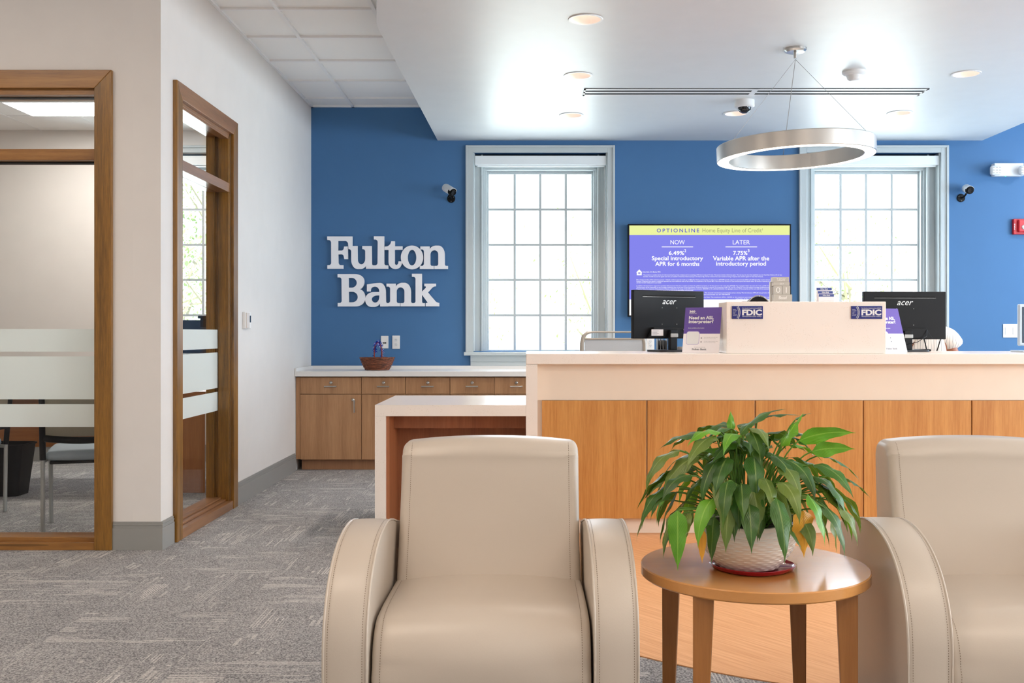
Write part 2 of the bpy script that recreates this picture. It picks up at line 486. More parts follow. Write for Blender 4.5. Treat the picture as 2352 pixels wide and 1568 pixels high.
# carpet of quarter-turned tiles
def carpet():
    m, nt, b = new_mat('carpet_tiles')
    tc = nt.nodes.new('ShaderNodeTexCoord')
    sp = nt.nodes.new('ShaderNodeSeparateXYZ'); nt.links.new(tc.outputs['Object'], sp.inputs[0])
    x, y = sp.outputs[0], sp.outputs[1]
    T = 0.61
    tx = node_math(nt, 'FLOOR', node_math(nt, 'DIVIDE', x, T)); ty = node_math(nt, 'FLOOR', node_math(nt, 'DIVIDE', y, T))
    par = node_math(nt, 'FLOORED_MODULO', node_math(nt, 'ADD', tx, ty), 2.0)
    inv = node_math(nt, 'SUBTRACT', 1.0, par)
    u = node_math(nt, 'ADD', node_math(nt, 'MULTIPLY', x, par), node_math(nt, 'MULTIPLY', y, inv))
    v = node_math(nt, 'ADD', node_math(nt, 'MULTIPLY', y, par), node_math(nt, 'MULTIPLY', x, inv))
    def wnoise(a, bb, c):
        cb = nt.nodes.new('ShaderNodeCombineXYZ')
        for i, q in enumerate((a, bb, c)):
            if isinstance(q, (int, float)): cb.inputs[i].default_value = q
            else: nt.links.new(q, cb.inputs[i])
        w = nt.nodes.new('ShaderNodeTexWhiteNoise'); w.noise_dimensions = '3D'
        nt.links.new(cb.outputs[0], w.inputs['Vector']); return w.outputs['Value']
    def lines(rowh, seg, grp, th1, th2, duty, seed):
        row = node_math(nt, 'FLOOR', node_math(nt, 'DIVIDE', v, rowh))
        fr = node_math(nt, 'FRACT', node_math(nt, 'DIVIDE', v, rowh))
        jit = wnoise(row, seed, 3.3)
        sg = node_math(nt, 'FLOOR', node_math(nt, 'ADD', node_math(nt, 'DIVIDE', u, seg), jit))
        a = node_math(nt, 'GREATER_THAN', wnoise(row, sg, seed+0.5), th1)
        gr = node_math(nt, 'FLOOR', node_math(nt, 'DIVIDE', v, grp))
        gs = node_math(nt, 'FLOOR', node_math(nt, 'ADD', node_math(nt, 'DIVIDE', u, seg*1.3), wnoise(gr, seed, 9.1)))
        c = node_math(nt, 'GREATER_THAN', wnoise(gr, gs, seed+2.5), th2)
        d = node_math(nt, 'LESS_THAN', fr, duty)
        amp = wnoise(gr, sg, seed+7.5)
        return node_math(nt, 'MULTIPLY', node_math(nt, 'MULTIPLY', a, c), node_math(nt, 'MULTIPLY', d, amp))
    l1 = lines(0.0115, 0.23, 0.069, 0.32, 0.70, 0.42, 1.0)
    l2 = lines(0.023, 0.11, 0.069, 0.50, 0.74, 0.6, 20.0)
    L = node_math(nt, 'MAXIMUM', l1, node_math(nt, 'MULTIPLY', l2, 0.7))
    n = nt.nodes.new('ShaderNodeTexNoise'); n.inputs['Scale'].default_value = 170; n.inputs['Detail'].default_value = 2
    nt.links.new(tc.outputs['Object'], n.inputs['Vector'])
    n2 = nt.nodes.new('ShaderNodeTexNoise'); n2.inputs['Scale'].default_value = 5; n2.inputs['Detail'].default_value = 3
    nt.links.new(tc.outputs['Object'], n2.inputs['Vector'])
    f = node_math(nt, 'MULTIPLY_ADD', n.outputs['Fac'], 3.2, -1.1)
    f = node_math(nt, 'ADD', f, node_math(nt, 'MULTIPLY_ADD', n2.outputs['Fac'], 0.3, -0.15))
    cl = nt.nodes.new('ShaderNodeClamp'); nt.links.new(f, cl.inputs[0])
    col = mixcol(nt, cl.outputs[0], srgb('676668'), srgb('b3b1b0'))
    col = mixcol(nt, node_math(nt, 'MULTIPLY', L, 0.72), col, srgb('dad5d0'))
    nt.links.new(col, b.inputs['Base Color'])
    b.inputs['Roughness'].default_value = 0.95; b.inputs['Specular IOR Level'].default_value = 0.1
    bp = nt.nodes.new('ShaderNodeBump'); bp.inputs['Strength'].default_value = 0.5; bp.inputs['Distance'].default_value = 0.004
    nt.links.new(n.outputs['Fac'], bp.inputs['Height']); nt.links.new(bp.outputs['Normal'], b.inputs['Normal'])
    return m
M_carpet = carpet()

def vinyl():
    m, nt, b = new_mat('orange_vinyl_floor')
    tc = nt.nodes.new('ShaderNodeTexCoord'); mp = nt.nodes.new('ShaderNodeMapping')
    mp.inputs['Rotation'].default_value = (0, 0, radians(-38))
    nt.links.new(tc.outputs['Object'], mp.inputs[0])
    mp2 = nt.nodes.new('ShaderNodeMapping'); mp2.inputs['Scale'].default_value = (60, 2.2, 1)
    nt.links.new(mp.outputs[0], mp2.inputs[0])
    n = nt.nodes.new('ShaderNodeTexNoise'); n.inputs['Scale'].default_value = 1.6; n.inputs['Detail'].default_value = 4
    nt.links.new(mp2.outputs[0], n.inputs['Vector'])
    f = node_math(nt, 'MULTIPLY_ADD', n.outputs['Fac'], 2.6, -0.8)
    cl = nt.nodes.new('ShaderNodeClamp'); nt.links.new(f, cl.inputs[0])
    nt.links.new(mixcol(nt, cl.outputs[0], srgb('e0ab7a'), srgb('cb9060')), b.inputs['Base Color'])
    b.inputs['Roughness'].default_value = 0.5
    return m
M_vinyl = vinyl()

# ---------------------------------------------------------------- the room
YB = 9.18      # back wall
XL = -1.975    # side wall of the glazed office
YF = 5.43      # front wall of the office
ZC = 3.21      # tile ceiling
ZS = 2.907     # lowered ceiling over the counter
XR, YN, XW = 7.0, -3.2, -6.2

# floor
g = G().box(XW, XR, YN, YB+0.4, -0.12, 0)
struct(build('floor', g, M_carpet, origin=(0, 0, -0.12)))
# vinyl inlay in front of the counter
pts = []
cxv, cyv, rv = 1.8, 5.3, 2.18
poly = [(cxv+rv*cos(radians(a)), cyv+rv*sin(radians(a))) for a in range(180, 361, 4)]
poly = [(cxv-rv, 5.9)]+poly+[(cxv+rv, 5.9)]
g = G().prism(poly, 0.0, 0.004, 'z')
struct(build('floor_vinyl_inlay', g, M_vinyl, origin=(0, 0, 0)))

# openings of the back wall: (x0, x1, z0, z1)
S = YB/FP
def bx(px): return WX(px, YB)
def bz(py): return WZ(py, YB)
OFFS = [0, 764.5, -791]
openings = [(bx(1087+o), bx(1395+o), bz(806), bz(351)) for o in OFFS]
def wall_with_holes(g, x0, x1, z0, z1, y0, y1, holes):
    xs = x0
    for (a, b_, c, d) in sorted(holes):
        g.box(xs, a, y0, y1, z0, z1); g.box(a, b_, y0, y1, z0, c); g.box(a, b_, y0, y1, d, z1)
        xs = b_
    g.box(xs, x1, y0, y1, z0, z1)
g = G(); wall_with_holes(g, XL-0.075, XR, 0, ZC+0.1, YB, YB+0.35, openings[:2])
struct(build('wall_back', g, M_blue))
g = G(); wall_with_holes(g, XW, XL-0.075, 0, ZC+0.1, YB, YB+0.35, openings[2:])
struct(build('wall_back_office', g, M_wall))

# office side wall (facing +X) with the tall glazed opening
ya, yb = 5.705, 6.69      # clear opening
zt = 2.50
g = G()
g.box(XL-0.15, XL, YF, ya, 0, ZC); g.box(XL-0.15, XL, yb, YB, 0, ZC); g.box(XL-0.15, XL, ya, yb, zt, ZC)
struct(build('wall_left', g, M_wall))
# office front wall (facing the camera) with its opening
xo = WX(228, YF)
g = G()
g.box(xo, XL-0.15, YF, YF+0.15, 0, ZC); g.box(-5.4, xo, YF, YF+0.15, zt, ZC); g.box(XW, -5.4, YF, YF+0.15, 0, ZC)
struct(build('wall_front_office', g, M_wall))
struct(build('wall_front', G().box(XW, XR, YN-0.15, YN, 0, ZC), M_wall))
struct(build('wall_left_far', G().box(XW-0.15, XW, YN-.15, YB+.35, 0, ZC+0.1), M_wall))
g = G()
g.box(XR, XR+0.15, YN, 0.1, 0, ZC); g.box(XR, XR+0.15, 3.1, 4.85, 0, ZC); g.box(XR, XR+0.15, 0.1, 3.1, 0, 0.85); g.box(XR, XR+0.15, 0.1, 3.1, 2.65, ZC); g.box(XR, XR+0.15, 8.35, YB+.35, 0, ZC)
g.box(XR, XR+0.15, 4.85, 8.35, 0, 0.85); g.box(XR, XR+0.15, 4.85, 8.35, 2.65, ZC)
struct(build('wall_right', g, M_wall))

# ceilings
struct(build('ceiling', G().box(XW, XR, YN, YB+.1, ZC+0.012, ZC+0.1), M_tile, origin=(0, 0, ZC)))
g = G()
x = -1.594-0.61*8
while x < XR:
    if x > XW: g.box(x-0.012, x+0.012, YN, YB, ZC-0.004, ZC+0.013)
    x += 0.61
y = 8.86-0.61*20
while y < YB:
    if y > YN:
        g.box(XW, XR, y-0.012, y+0.012, ZC-0.002, ZC+0.013)
    y += 0.61
g.box(XL, XL+0.02, YF, YB, ZC-0.004, ZC+0.013); g.box(XL, XR, YB-0.02, YB, ZC-0.004, ZC+0.013)
struct(build('trim_1', g, M_tee))
# office ceiling, lower
g = G().box(XW, XL-0.15, YF+0.15, YB, 3.0, 3.05)
struct(build('ceiling_office', g, M_tile))
g = G()
x = -2.6-0.61*5
while x < -2.3:
    g.box(x-0.012, x+0.012, YF+.15, YB, 2.996, 3.001); x += 0.61
for y in (8.56, 7.95, 7.34, 6.73, 6.12): g.box(XW, XL-.15, y-0.012, y+0.012, 2.997, 3.001)
struct(build('trim_2', g, M_tee))

# lowered ceiling with round holes for the downlights and a slot for the air grille
DL = [(1345, 44), (1328, 173), (1312, 264), (2219, 169), (1690, 260), (2066, 259)]
dl = []
for px, py in DL:
    D = (ZS-HC)*FP/(CY-py); dl.append((WX(px, D), D))
dl.append((2.94, 5.63))
outline = [(-0.828, YB), (-0.865, 5.80), (-0.86, 5.70), (-0.62, 4.2), (-0.1, 3.0), (4.11, 3.0), (4.11, YB)]
D1, D2 = (ZS-HC)*FP/(CY-203), (ZS-HC)*FP/(CY-219)
sx0, sx1 = WX(1342, D1), WX(2135, D1)
loops = [outline]+[ell(a, b_, 0.088, 0.088, 32) for a, b_ in dl]+[[(sx0, D1), (sx1, D1), (sx1, D2), (sx0, D2)]]
vs, fs = flat_shape(loops, 0.012)
g = G().add([(v.x, v.y, v.z+ZS+0.006) for v in vs], fs)
n = len(outline)
wallv = [(p[0], p[1], ZS+0.006) for p in outline]+[(p[0], p[1], ZC+0.01) for p in outline]
g.add(wallv, [(i, i+1, n+i+1, n+i) for i in range(n-1)])
struct(build('ceiling_soffit', g, M_soffit, origin=(0, 0, ZS)))

# baseboards
def bboard(name, x0, x1, y0, y1, side):
    g = G().box(x0, x1, y0, y1, 0.0, 0.118)
    if side == 'x': g.box(x0, x1-0.004, y0, y1, 0.118, 0.132).box(x0, x1-0.001, y0, y1, 0.132, 0.136).box(x0, x1-0.006, y0, y1, 0.136, 0.15)
    else: g.box(x0, x1, y0+0.004, y1, 0.118, 0.132).box(x0, x1, y0+0.001, y1, 0.132, 0.136).box(x0, x1, y0+0.006, y1, 0.136, 0.15)
    return struct(build(name, g, M_base))
FL = WX(255, YF-0.03)
bboard('baseboard_front', FL+0.001, XL+0.014, YF-0.014, YF, 'y')
bboard('baseboard_left_near', XL, XL+0.014, YF, ya-0.103, 'x')
bboard('baseboard_left', XL, XL+0.014, yb+0.103, 8.52, 'x')
bboard('baseboard_back_office', XW, XL-.15, YB-0.014, YB, 'y')

# ---------------------------------------------------------------- exterior windows
M_shade = plain('roller_shade_white', 'e9eef0', 0.5)
M_muntin = plain('muntin_paint', 'b9c0c1', 0.5)
for wi, o in enumerate(OFFS):
    w = thing('window_%d' % (wi+1), None, None, (bx(1241+o), YB, bz(808)), kind='structure')
    X = lambda p: bx(p+o)
    # casing: flat with a raised outer edge
    g = G()
    a0, a1, c0, c1 = 1071, 1087, 1395, 1411
    zt0, zt1, zb = bz(336), bz(351), bz(808)
    g.box(X(a0), X(a1), YB-0.022, YB, zb, zt0); g.box(X(c0), X(c1), YB-0.022, YB, zb, zt0); g.box(X(a1), X(c0), YB-0.022, YB, zt1, zt0)
    g.box(X(a0)-0.004, X(a0)+0.016, YB-0.034, YB, zb, zt0+0.004); g.box(X(c1)-0.016, X(c1)+0.004, YB-0.034, YB, zb, zt0+0.004)
    g.box(X(a0)+0.0161, X(c1)-0.0161, YB-0.0338, YB, zt0-0.016, zt0+0.0038)
    build('casing', g, M_trimw, w, bevel=0.002)
    # sill and apron
    build('sill', G().box(X(1066), X(1416), YB-0.06, YB+0.2, bz(816), bz(808)), M_trimw, w, bevel=0.006)
    g = G().box(X(1081), X(1401), YB-0.02, YB, bz(840), bz(816)).box(X(1081), X(1401), YB-0.028, YB, bz(830), bz(816))
    build('apron', g, M_trimw, w, bevel=0.002)
    # reveal with steps
    g = G()
    steps = [(1087, 1090, 0.0, 0.35), (1090, 1104, 0.10, 0.35), (1104, 1108, 0.085, 0.35), (1108, 1113, 0.13, 0.35), (1113, 1117, 0.15, 0.35)]
    for p0, p1, q0, q1 in steps:
        g.box(X(p0), X(p1), YB+q0, YB+q1, bz(808), zt1)
        g.box(X(2482-p0), X(2482-p1), YB+q0, YB+q1, bz(808), zt1)
    g.box(X(1087)+.001, X(1395)-.001, YB+0.102, YB+0.349, bz(380), zt1-0.001)
    g.box(X(1087)+.002, X(1395)-.002, YB+0.132, YB+0.348, bz(386), zt1-.002)
    build('reveal', g, M_trimw, w, bevel=0.0015)
    # sash and muntins
    g = G(); ys0, ys1 = YB+0.19, YB+0.235
    g.box(X(1112), X(1121), ys0, ys1, bz(806), bz(386)); g.box(X(1361), X(1370), ys0, ys1, bz(806), bz(386))
    g.box(X(1121), X(1361), ys0+.001, ys1-.001, bz(392.5), bz(386.2)); g.box(X(1121), X(1361), ys0+.001, ys1-.001, bz(805.8), bz(804))
    build('sash', g, M_trimw, w, bevel=0.003)
    g = G()
    for p in (1181.5, 1241.4, 1301.4): g.box(X(p-2.6), X(p+2.6), ys0+0.008, ys1-0.008, bz(806), bz(392))
    for p in (475, 557.6, 640, 723): g.box(X(1121), X(1361), ys0+0.011, ys1-0.011, bz(p+2.5), bz(p-2.5))
    build('muntin_grid', g, M_muntin, w)
    build('pane', G().box(X(1120), X(1362), YB+0.21, YB+0.214, bz(806), bz(390)), M_glass, w)
    # roller shade box in the head of the window
    lab = ['white roller shade box across the window beside the bank sign', 'white roller shade box in the window behind the ring lamp', 'white roller shade box on the office window behind the glass'][wi]
    s = thing('roller_shade', lab, 'window shade', (X(1241), YB+0.04, bz(378)), group=None)
    gz0, gz1 = bz(378), bz(357)
    build('cassette', G().box(X(1090.5), X(1393), YB+0.005, YB+0.095, gz0, gz1), M_shade, s, bevel=0.004)
    build('hem_bar', G().box(X(1096), X(1388), YB+0.03, YB+0.045, gz0-0.014, gz0), M_shade, s)
    if wi == 0:
        build('pull_chain', G().tube([(X(1388.5), YB+0.02, gz0), (X(1388.5), YB+0.02, bz(707))], 0.002, 6), M_white, s)
    # dark sheet that paints the shade in the gap above the cassette
    build('gap_shade_sheet', G().box(X(1088), X(1394), YB+0.096, YB+0.1, gz0, zt1), M_gap, s)

# big window of the right wall, outside the frame
w = thing('window_6', None, None, (XR, 6.6, 0.85), kind='structure')
g = G()
for y in (4.85, 6.0, 7.15, 8.30): g.box(XR+0.04, XR+0.1, y, y+0.05, 0.85, 2.65)
g.box(XR+0.04, XR+0.1, 4.85, 8.35, 0.85, 0.9).box(XR+0.04, XR+0.1, 4.85, 8.35, 2.6, 2.65)
build('frame', g, M_trimw, w)

w = thing('window_7', None, None, (XR, 1.6, 0.85), kind='structure')  # invented unseen window, added so fill light reaches the counter fronts
g = G()
for y in (0.1, 1.05, 2.05, 3.05): g.box(XR+0.04, XR+0.1, y, y+0.05, 0.85, 2.65)
g.box(XR+0.04, XR+0.1, 0.1, 3.1, 0.85, 0.9).box(XR+0.04, XR+0.1, 0.1, 3.1, 2.6, 2.65)
build('frame', g, M_trimw, w)

# ---------------------------------------------------------------- glazed partitions in alder
M_seal = plain('black_gasket', '1c1510', 0.7)
BANDS = [(WZ(808, YF), WZ(755, YF)), (WZ(919, YF), WZ(819, YF)), (WZ(983, YF), WZ(930, YF))]
w = thing('window_4', None, None, (-3.9, YF, 0), kind='structure')
x0, x1 = -5.45, FL
cw = 0.093
ztop = WZ(160, YF-0.025)
yo = YF-0.025
build('casing', G().prism([(x1-cw, 0), (x1, 0), (x1, ztop), (x1-cw, ztop-cw*1.05)], yo, YF, 'y'), M_frame, w, bevel=0.003)
build('casing_head', G().prism([(x0, ztop-cw*1.05), (x1-cw, ztop-cw*1.05), (x1, ztop), (x0, ztop)], yo, YF, 'y'), M_framex, w, bevel=0.003)
build('jamb', G().box(x1-cw-0.002, xo+0.001, YF, YF+0.15, 0, zt), M_frame, w)
build('head', G().box(-5.4, x1-cw, YF, YF+0.15, ztop-cw*1.05-0.03, zt), M_framex, w)
build('transom', G().box(-5.4, x1-cw, YF-0.002, YF+0.15, WZ(368, YF), WZ(342, YF)), M_framex, w, bevel=0.003)
build('sill', G().box(-5.4, x1-cw, YF-0.02, YF+0.15, 0, WZ(1244, YF)).box(-5.4, x1-cw, YF+0.01, YF+0.15, 0, WZ(1234, YF)), M_framex, w, bevel=0.003)
g = G()
for za, zb_ in ((ztop-cw*1.05-0.033, ztop-cw*1.05-0.025), (WZ(371, YF), WZ(368, YF))): g.box(-5.4, x1-cw, YF+0.055, YF+0.1, za, zb_)
build('gasket', g, M_seal, w)
build('pane', G().box(-5.4, x1-cw, YF+0.078, YF+0.086, WZ(1234, YF), WZ(368, YF)), M_glass, w)
build('pane', G().box(-5.4, x1-cw, YF+0.078, YF+0.086, WZ(342, YF), ztop-cw*1.05-0.03), M_glass, w)
for a, b_ in BANDS: build('frosted_band', G().box(-5.4, x1-cw, YF+0.0755, YF+0.0765, a, b_), M_frost, w)

w = thing('window_5', None, None, (XL, (ya+yb)/2, 0), kind='structure')
c0, c1 = ya-0.092, yb+0.097
xo2 = XL+0.025
zh = ztop-cw
build('casing', G().prism([(c0, 0), (ya, 0), (ya, zh), (c0, ztop)], XL, xo2, 'x'), M_frame, w, bevel=0.003)
build('casing', G().prism([(yb, 0), (c1, 0), (c1, ztop), (yb, zh)], XL, xo2, 'x'), M_frame, w, bevel=0.003)
build('casing_head', G().prism([(ya, zh), (yb, zh), (c1, ztop), (c0, ztop)], XL, xo2, 'x'), M_framey, w, bevel=0.003)
build('jamb', G().box(XL-0.15, XL, yb-0.016, yb+0.001, 0, zt).box(XL-0.07, XL-0.002, yb-0.03, yb-0.01, 0, zt).box(XL-0.15, XL-0.095, yb-0.03, yb-0.01, 0, zt), M_frame, w, bevel=0.002)
build('jamb', G().box(XL-0.15, XL, ya-0.001, ya+0.016, 0, zt), M_frame, w, bevel=0.002)
build('head', G().box(XL-0.15, XL, ya, yb, zh-0.02, zt).box(XL-0.06, XL-0.002, ya, yb, zh-0.035, zt), M_framey, w, bevel=0.002)
build('transom', G().box(XL-0.15, XL+0.002, ya+0.016, yb-0.016, WZ(368, YF), WZ(342, YF)), M_framey, w, bevel=0.003)
build('sill', G().box(XL-0.15, xo2-0.004, ya, yb, 0, 0.055).box(XL-0.15, XL-0.02, ya+.016, yb-.016, 0.055, 0.068).box(XL-0.15, XL-0.05, ya+.016, yb-.016, 0.068, 0.08), M_framey, w, bevel=0.003)
build('pane', G().box(XL-0.086, XL-0.078, ya+.016, yb-.016, 0.08, WZ(368, YF)), M_glass, w)
build('pane', G().box(XL-0.086, XL-0.078, ya+.016, yb-.016, WZ(342, YF), zh-.02), M_glass, w)
for a, b_ in BANDS: build('frosted_band', G().box(XL-0.0765, XL-0.0755, ya+.016, yb-.016, a, b_), M_frost, w)

# ---------------------------------------------------------------- lamps
def troffer(x, y, z, lab, sx=1.2, sy=0.6, mat=None):
    t = thing('ceiling_light', lab, 'ceiling light', (x, y, z))
    g = G().box(x-sx/2-.02, x+sx/2+.02, y-sy/2-.02, y-sy/2, z-.012, z+.008).box(x-sx/2-.02, x+sx/2+.02, y+sy/2, y+sy/2+.02, z-.012, z+.008)
    g.box(x-sx/2-.02, x-sx/2, y-sy/2, y+sy/2, z-.012, z+.008).box(x+sx/2, x+sx/2+.02, y-sy/2, y+sy/2, z-.012, z+.008)
    build('frame', g, M_tee, t)
    build('diffuser', G().box(x-sx/2, x+sx/2, y-sy/2, y+sy/2, z-.006, z+.002), mat or M_light, t)
    return t
for x, y, lab in ((-3.4, 3.5, 'square-edged ceiling light panel before the office front wall'), (-1.2, 1.8, 'ceiling light panel over the aisle left of the armchairs'),
                  (1.6, 1.0, 'ceiling light panel over the seating group'), (-3.4, -0.6, 'ceiling light panel at the far left rear'),
                  (4.6, 0.6, 'ceiling light panel rear right of the seating group'), (0.4, -1.4, 'ceiling light panel at the rear of the room')):
    troffer(x, y, ZC-0.004, lab)
M_side_lamp = emissive('lamp_neutral', 'fffaf4', TROFFER*4.5)
troffer(5.45, 8.0, ZC-0.004, 'small ceiling light panel right of the lowered ceiling', 0.45, 0.3, M_side_lamp)
M_off_lamp = emissive('lamp_office', 'fffaf2', 20.0)
troffer(-3.55, 8.27, 2.998, 'long bright ceiling light panel inside the office', 1.25, 0.5, M_off_lamp)

M_reflector = plain('downlight_reflector', 'f3e6de', 0.35)
M_bulb = emissive('downlight_lamp', 'fff0e2', 4.0)
dlabs = ['recessed downlight nearest the camera at top centre', 'recessed downlight left of the long air grille', 'recessed downlight above the left window',
         'recessed downlight right of the smoke detector', 'recessed downlight just behind the dome camera', 'small recessed downlight above the right window, right of the ring lamp', 'recessed downlight beyond the right of the frame']
for (x, y), lab in zip(dl, dlabs):
    t = thing('downlight', lab, 'recessed light', (x, y, ZS-.004), group='recessed downlights in the lowered ceiling')
    g = G().lathe([(0.084, ZS-0.001), (0.084, ZS-0.005), (0.096, ZS-0.005), (0.098, ZS-0.001)], (x, y, 0), 32, close=True)
    build('trim_ring', g, M_white, t, smooth=40)
    g = G().lathe([(0.086, ZS-0.004), (0.068, ZS+0.09)], (x, y, 0), 32)
    g.f = g.f[:-2]
    build('reflector', g, M_reflector, t, smooth=60, fix=False)
    g = G().lathe([(0.068, ZS+0.09), (0.068, ZS+0.093)], (x, y, 0), 24)
    build('lamp', g, M_bulb, t)
    l = bpy.data.lights.new('downlight_beam', 'SPOT'); l.energy = DOWNLIGHT; l.color = (1, 0.86, 0.74); l.spot_size = radians(125); l.spot_blend = 0.7; l.shadow_soft_size = 0.05
    lo = bpy.data.objects.new('downlight_beam', l); C.objects.link(lo); lo.parent = t; lo.location = (0, 0, -0.008)

# ring pendant
cyr, zr = 6.22, 2.233
cxr = 1.637
t = thing('ring_pendant', 'brushed metal ring pendant lamp hanging above the counter', 'pendant lamp', (cxr, cyr, zr))
M_brush = plain('brushed_aluminium', 'c2bfba', 0.34, metal=0.85, bump=0.1, bscale=30)
Ro, Ri = 0.475, 0.402
rot = Matrix.Translation((cxr, cyr, zr)) @ Matrix.Rotation(radians(2.0), 4, 'Y').inverted() @ Matrix.Translation((-cxr, -cyr, -zr))
g = G().lathe([(Ro, zr+0.003), (Ro, zr+0.088), (Ro-0.004, zr+0.092), (Ri+0.004, zr+0.092), (Ri, zr+0.088), (Ri, zr+0.003), (Ri+0.004, zr), (Ri+0.004, zr+0.006), (Ro-0.004, zr+0.006), (Ro-0.004, zr)], (cxr, cyr, 0), 96, close=True)
g.xf(rot); build('ring', g, M_brush, t, smooth=35)
M_ringl = emissive('ring_lamp', 'fff4e6', RING)
g = G().lathe([(Ri+0.004, zr+0.001), (Ri+0.004, zr+0.005), (Ro-0.004, zr+0.005), (Ro-0.004, zr+0.001)], (cxr, cyr, 0), 96, close=True)
g.xf(rot); build('diffuser', g, M_ringl, t)
g = G().lathe([(0.045, ZS), (0.068, ZS), (0.068, ZS-0.012), (0.055, ZS-0.022), (0.012, ZS-0.024), (0.010, ZS-0.06)], (cxr, cyr, 0), 32)
build('canopy', g, M_chrome, t, smooth=35)
hub = Vector((cxr, cyr, ZS-0.065))
for k, a in enumerate((200, 330, 85)):
    e = rot @ Vector((cxr+(Ro-.03)*cos(radians(a)), cyr+(Ro-.03)*sin(radians(a)), zr+0.09))
    build('wire', G().tube([hub, e], 0.0012 if k < 2 else 0.0022, 5), M_steel, t)
e = rot @ Vector((cxr+(Ro-.03)*cos(radians(85)), cyr+(Ro-.03)*sin(radians(85)), zr+0.09))
pts = [e+Vector((0.02*cos(q/2)+0.02, 0, -0.03-0.02*sin(q/2)-0.0*q)) for q in range(0, 20)]
build('cable_coil', G().tube(pts, 0.004, 6), M_white, t)

# air grille
y0g, y1g = D1, D2
t = thing('air_grille', 'long white double-slot air grille in the lowered ceiling', 'air vent', ((sx0+sx1)/2, (y0g+y1g)/2, ZS))
wdt = y1g-y0g
g = G()
for f0, f1 in ((0, .20), (.42, .58), (.80, 1.0)): g.box(sx0, sx1, y0g+wdt*f0, y0g+wdt*f1, ZS-0.005, ZS-0.0035)
g.box(sx0, sx0+.012, y0g, y1g, ZS-.005, ZS-.0035).box(sx1-.012, sx1, y0g, y1g, ZS-.005, ZS-.0035)
xm = WX(1730, 7.33)
g.box(xm-0.02, xm+0.02, y0g, y1g, ZS-.0052, ZS-.0035)
build('slot_frame', g, M_white, t)
build('plenum', G().box(sx0, sx1, y0g, y1g, ZS-0.0025, ZS+0.01), M_gap, t)

# dome camera
D = (ZS-HC)*FP/(CY-231); x = WX(1710, D)
t = thing('dome_camera', 'white dome camera on the ceiling beside a downlight', 'security camera', (x, D, ZS))
build('housing', G().lathe([(0.074, ZS), (0.074, ZS-0.045), (0.066, ZS-0.052), (0.05, ZS-0.053)], (x, D, 0), 32), M_white, t, smooth=40)
build('dome', G().lathe([(0.05, ZS-0.053), (0.047, ZS-0.07), (0.035, ZS-0.085), (0.018, ZS-0.094), (0.0005, ZS-0.096)], (x, D, 0), 24), plain('smoked_dome', '1a1a1d', 0.05), t, smooth=60)
# smoke detector
D = (ZS-HC)*FP/(CY-164); x = WX(1962, D)
t = thing('smoke_detector', 'round white smoke detector right of the ring lamp mount', 'smoke detector', (x, D, ZS))
build('base', G().lathe([(0.078, ZS), (0.078, ZS-0.012), (0.07, ZS-0.02), (0.052, ZS-0.028)], (x, D, 0), 32), M_white, t, smooth=40)
build('sensor_head', G().lathe([(0.052, ZS-0.026), (0.045, ZS-0.05), (0.03, ZS-0.062), (0.0005, ZS-0.064)], (x, D, 0), 32), M_white, t, smooth=40)
# ---------------------------------------------------------------- wall sign
ys = YB-0.03
sign = thing('wall_sign', 'large white slab-serif bank name sign on the blue wall', 'sign', W(890, 704, YB-0.02))
for row, wname in ((0, 'word_upper'), (1, 'word_lower')):
    o = bpy.data.objects.new('word', None); C.objects.link(o); o.empty_display_size = 0.05
    o.parent = sign; o.location = (0, 0, 0); ROOT[o.name] = ROOT[sign.name].copy()
    for li, (ch, r, loops) in enumerate(LETTERS):
        if r != row: continue
        vs, fs = letter_shape(loops, 1.0)
        # thickness 1 unit in z -> 22 mm
        g = G().add([(WX(v.x, ys), ys-0.0-v.z*(0.022+0.0006*(li % 2)), WZ(v.y, ys)) for v in vs], fs)
        build('letter', g, M_letter, o)

# ---------------------------------------------------------------- wall things
def plate(px0, px1, py0, py1, label, kind):
    D = YB-0.004
    x0, x1, z0, z1 = WX(px0, D), WX(px1, D), WZ(py1, D), WZ(py0, D)
    t = thing('switch_plate' if kind == 'switch' else ('data_outlet' if kind == 'data' else 'power_outlet'), label,
              {'switch': 'light switch', 'data': 'network outlet', 'power': 'power outlet', 'round': 'power outlet'}[kind], ((x0+x1)/2, YB, z0))
    build('cover_plate', G().box(x0, x1, YB-0.007, YB, z0, z1), M_plate, t, bevel=0.002)
    cx = (x0+x1)/2; h = z1-z0
    if kind == 'power' or kind == 'round':
        for cz in (z0+h*0.33, z0+h*0.67):
            s = build('socket', G().lathe([(0.017, 0), (0.017, 0.003)], (0, 0, 0), 20, axis='y').xf(Matrix.Translation((cx, YB-0.0105, cz))), M_white, t)
            g = G().cbox(cx-0.006, YB-0.011, cz+0.004, 0.002, 0.002, 0.007).cbox(cx+0.006, YB-0.011, cz+0.004, 0.002, 0.002, 0.006).cbox(cx, YB-0.011, cz-0.007, 0.004, 0.002, 0.004)
            build('socket_slots', g, M_gap, s)
    elif kind == 'data':
        build('port', G().cbox(cx-0.006, YB-0.0085, z0+h*0.44, 0.01, 0.004, 0.012), M_gap, t)
        build('port', G().cbox(cx+0.009, YB-0.0085, z0+h*0.44, 0.01, 0.004, 0.012), M_gap, t)
    else:
        n = 4; w = (x1-x0)/n
        for i in range(n):
            c = x0+w*(i+.5)
            build('switch', G().cbox(c, YB-0.0085, (z0+z1)/2, 0.034, 0.006, 0.068), M_white, t, bevel=0.0015)
    return t
plate(875, 892, 771, 800, 'white data outlet with two dark ports behind the basket ribbon', 'data')
plate(901, 918.5, 770.5, 801, 'white power outlet right of the wicker basket', 'power')
plate(1484.5, 1503, 775, 803, 'white power outlet showing under the left monitor', 'power')
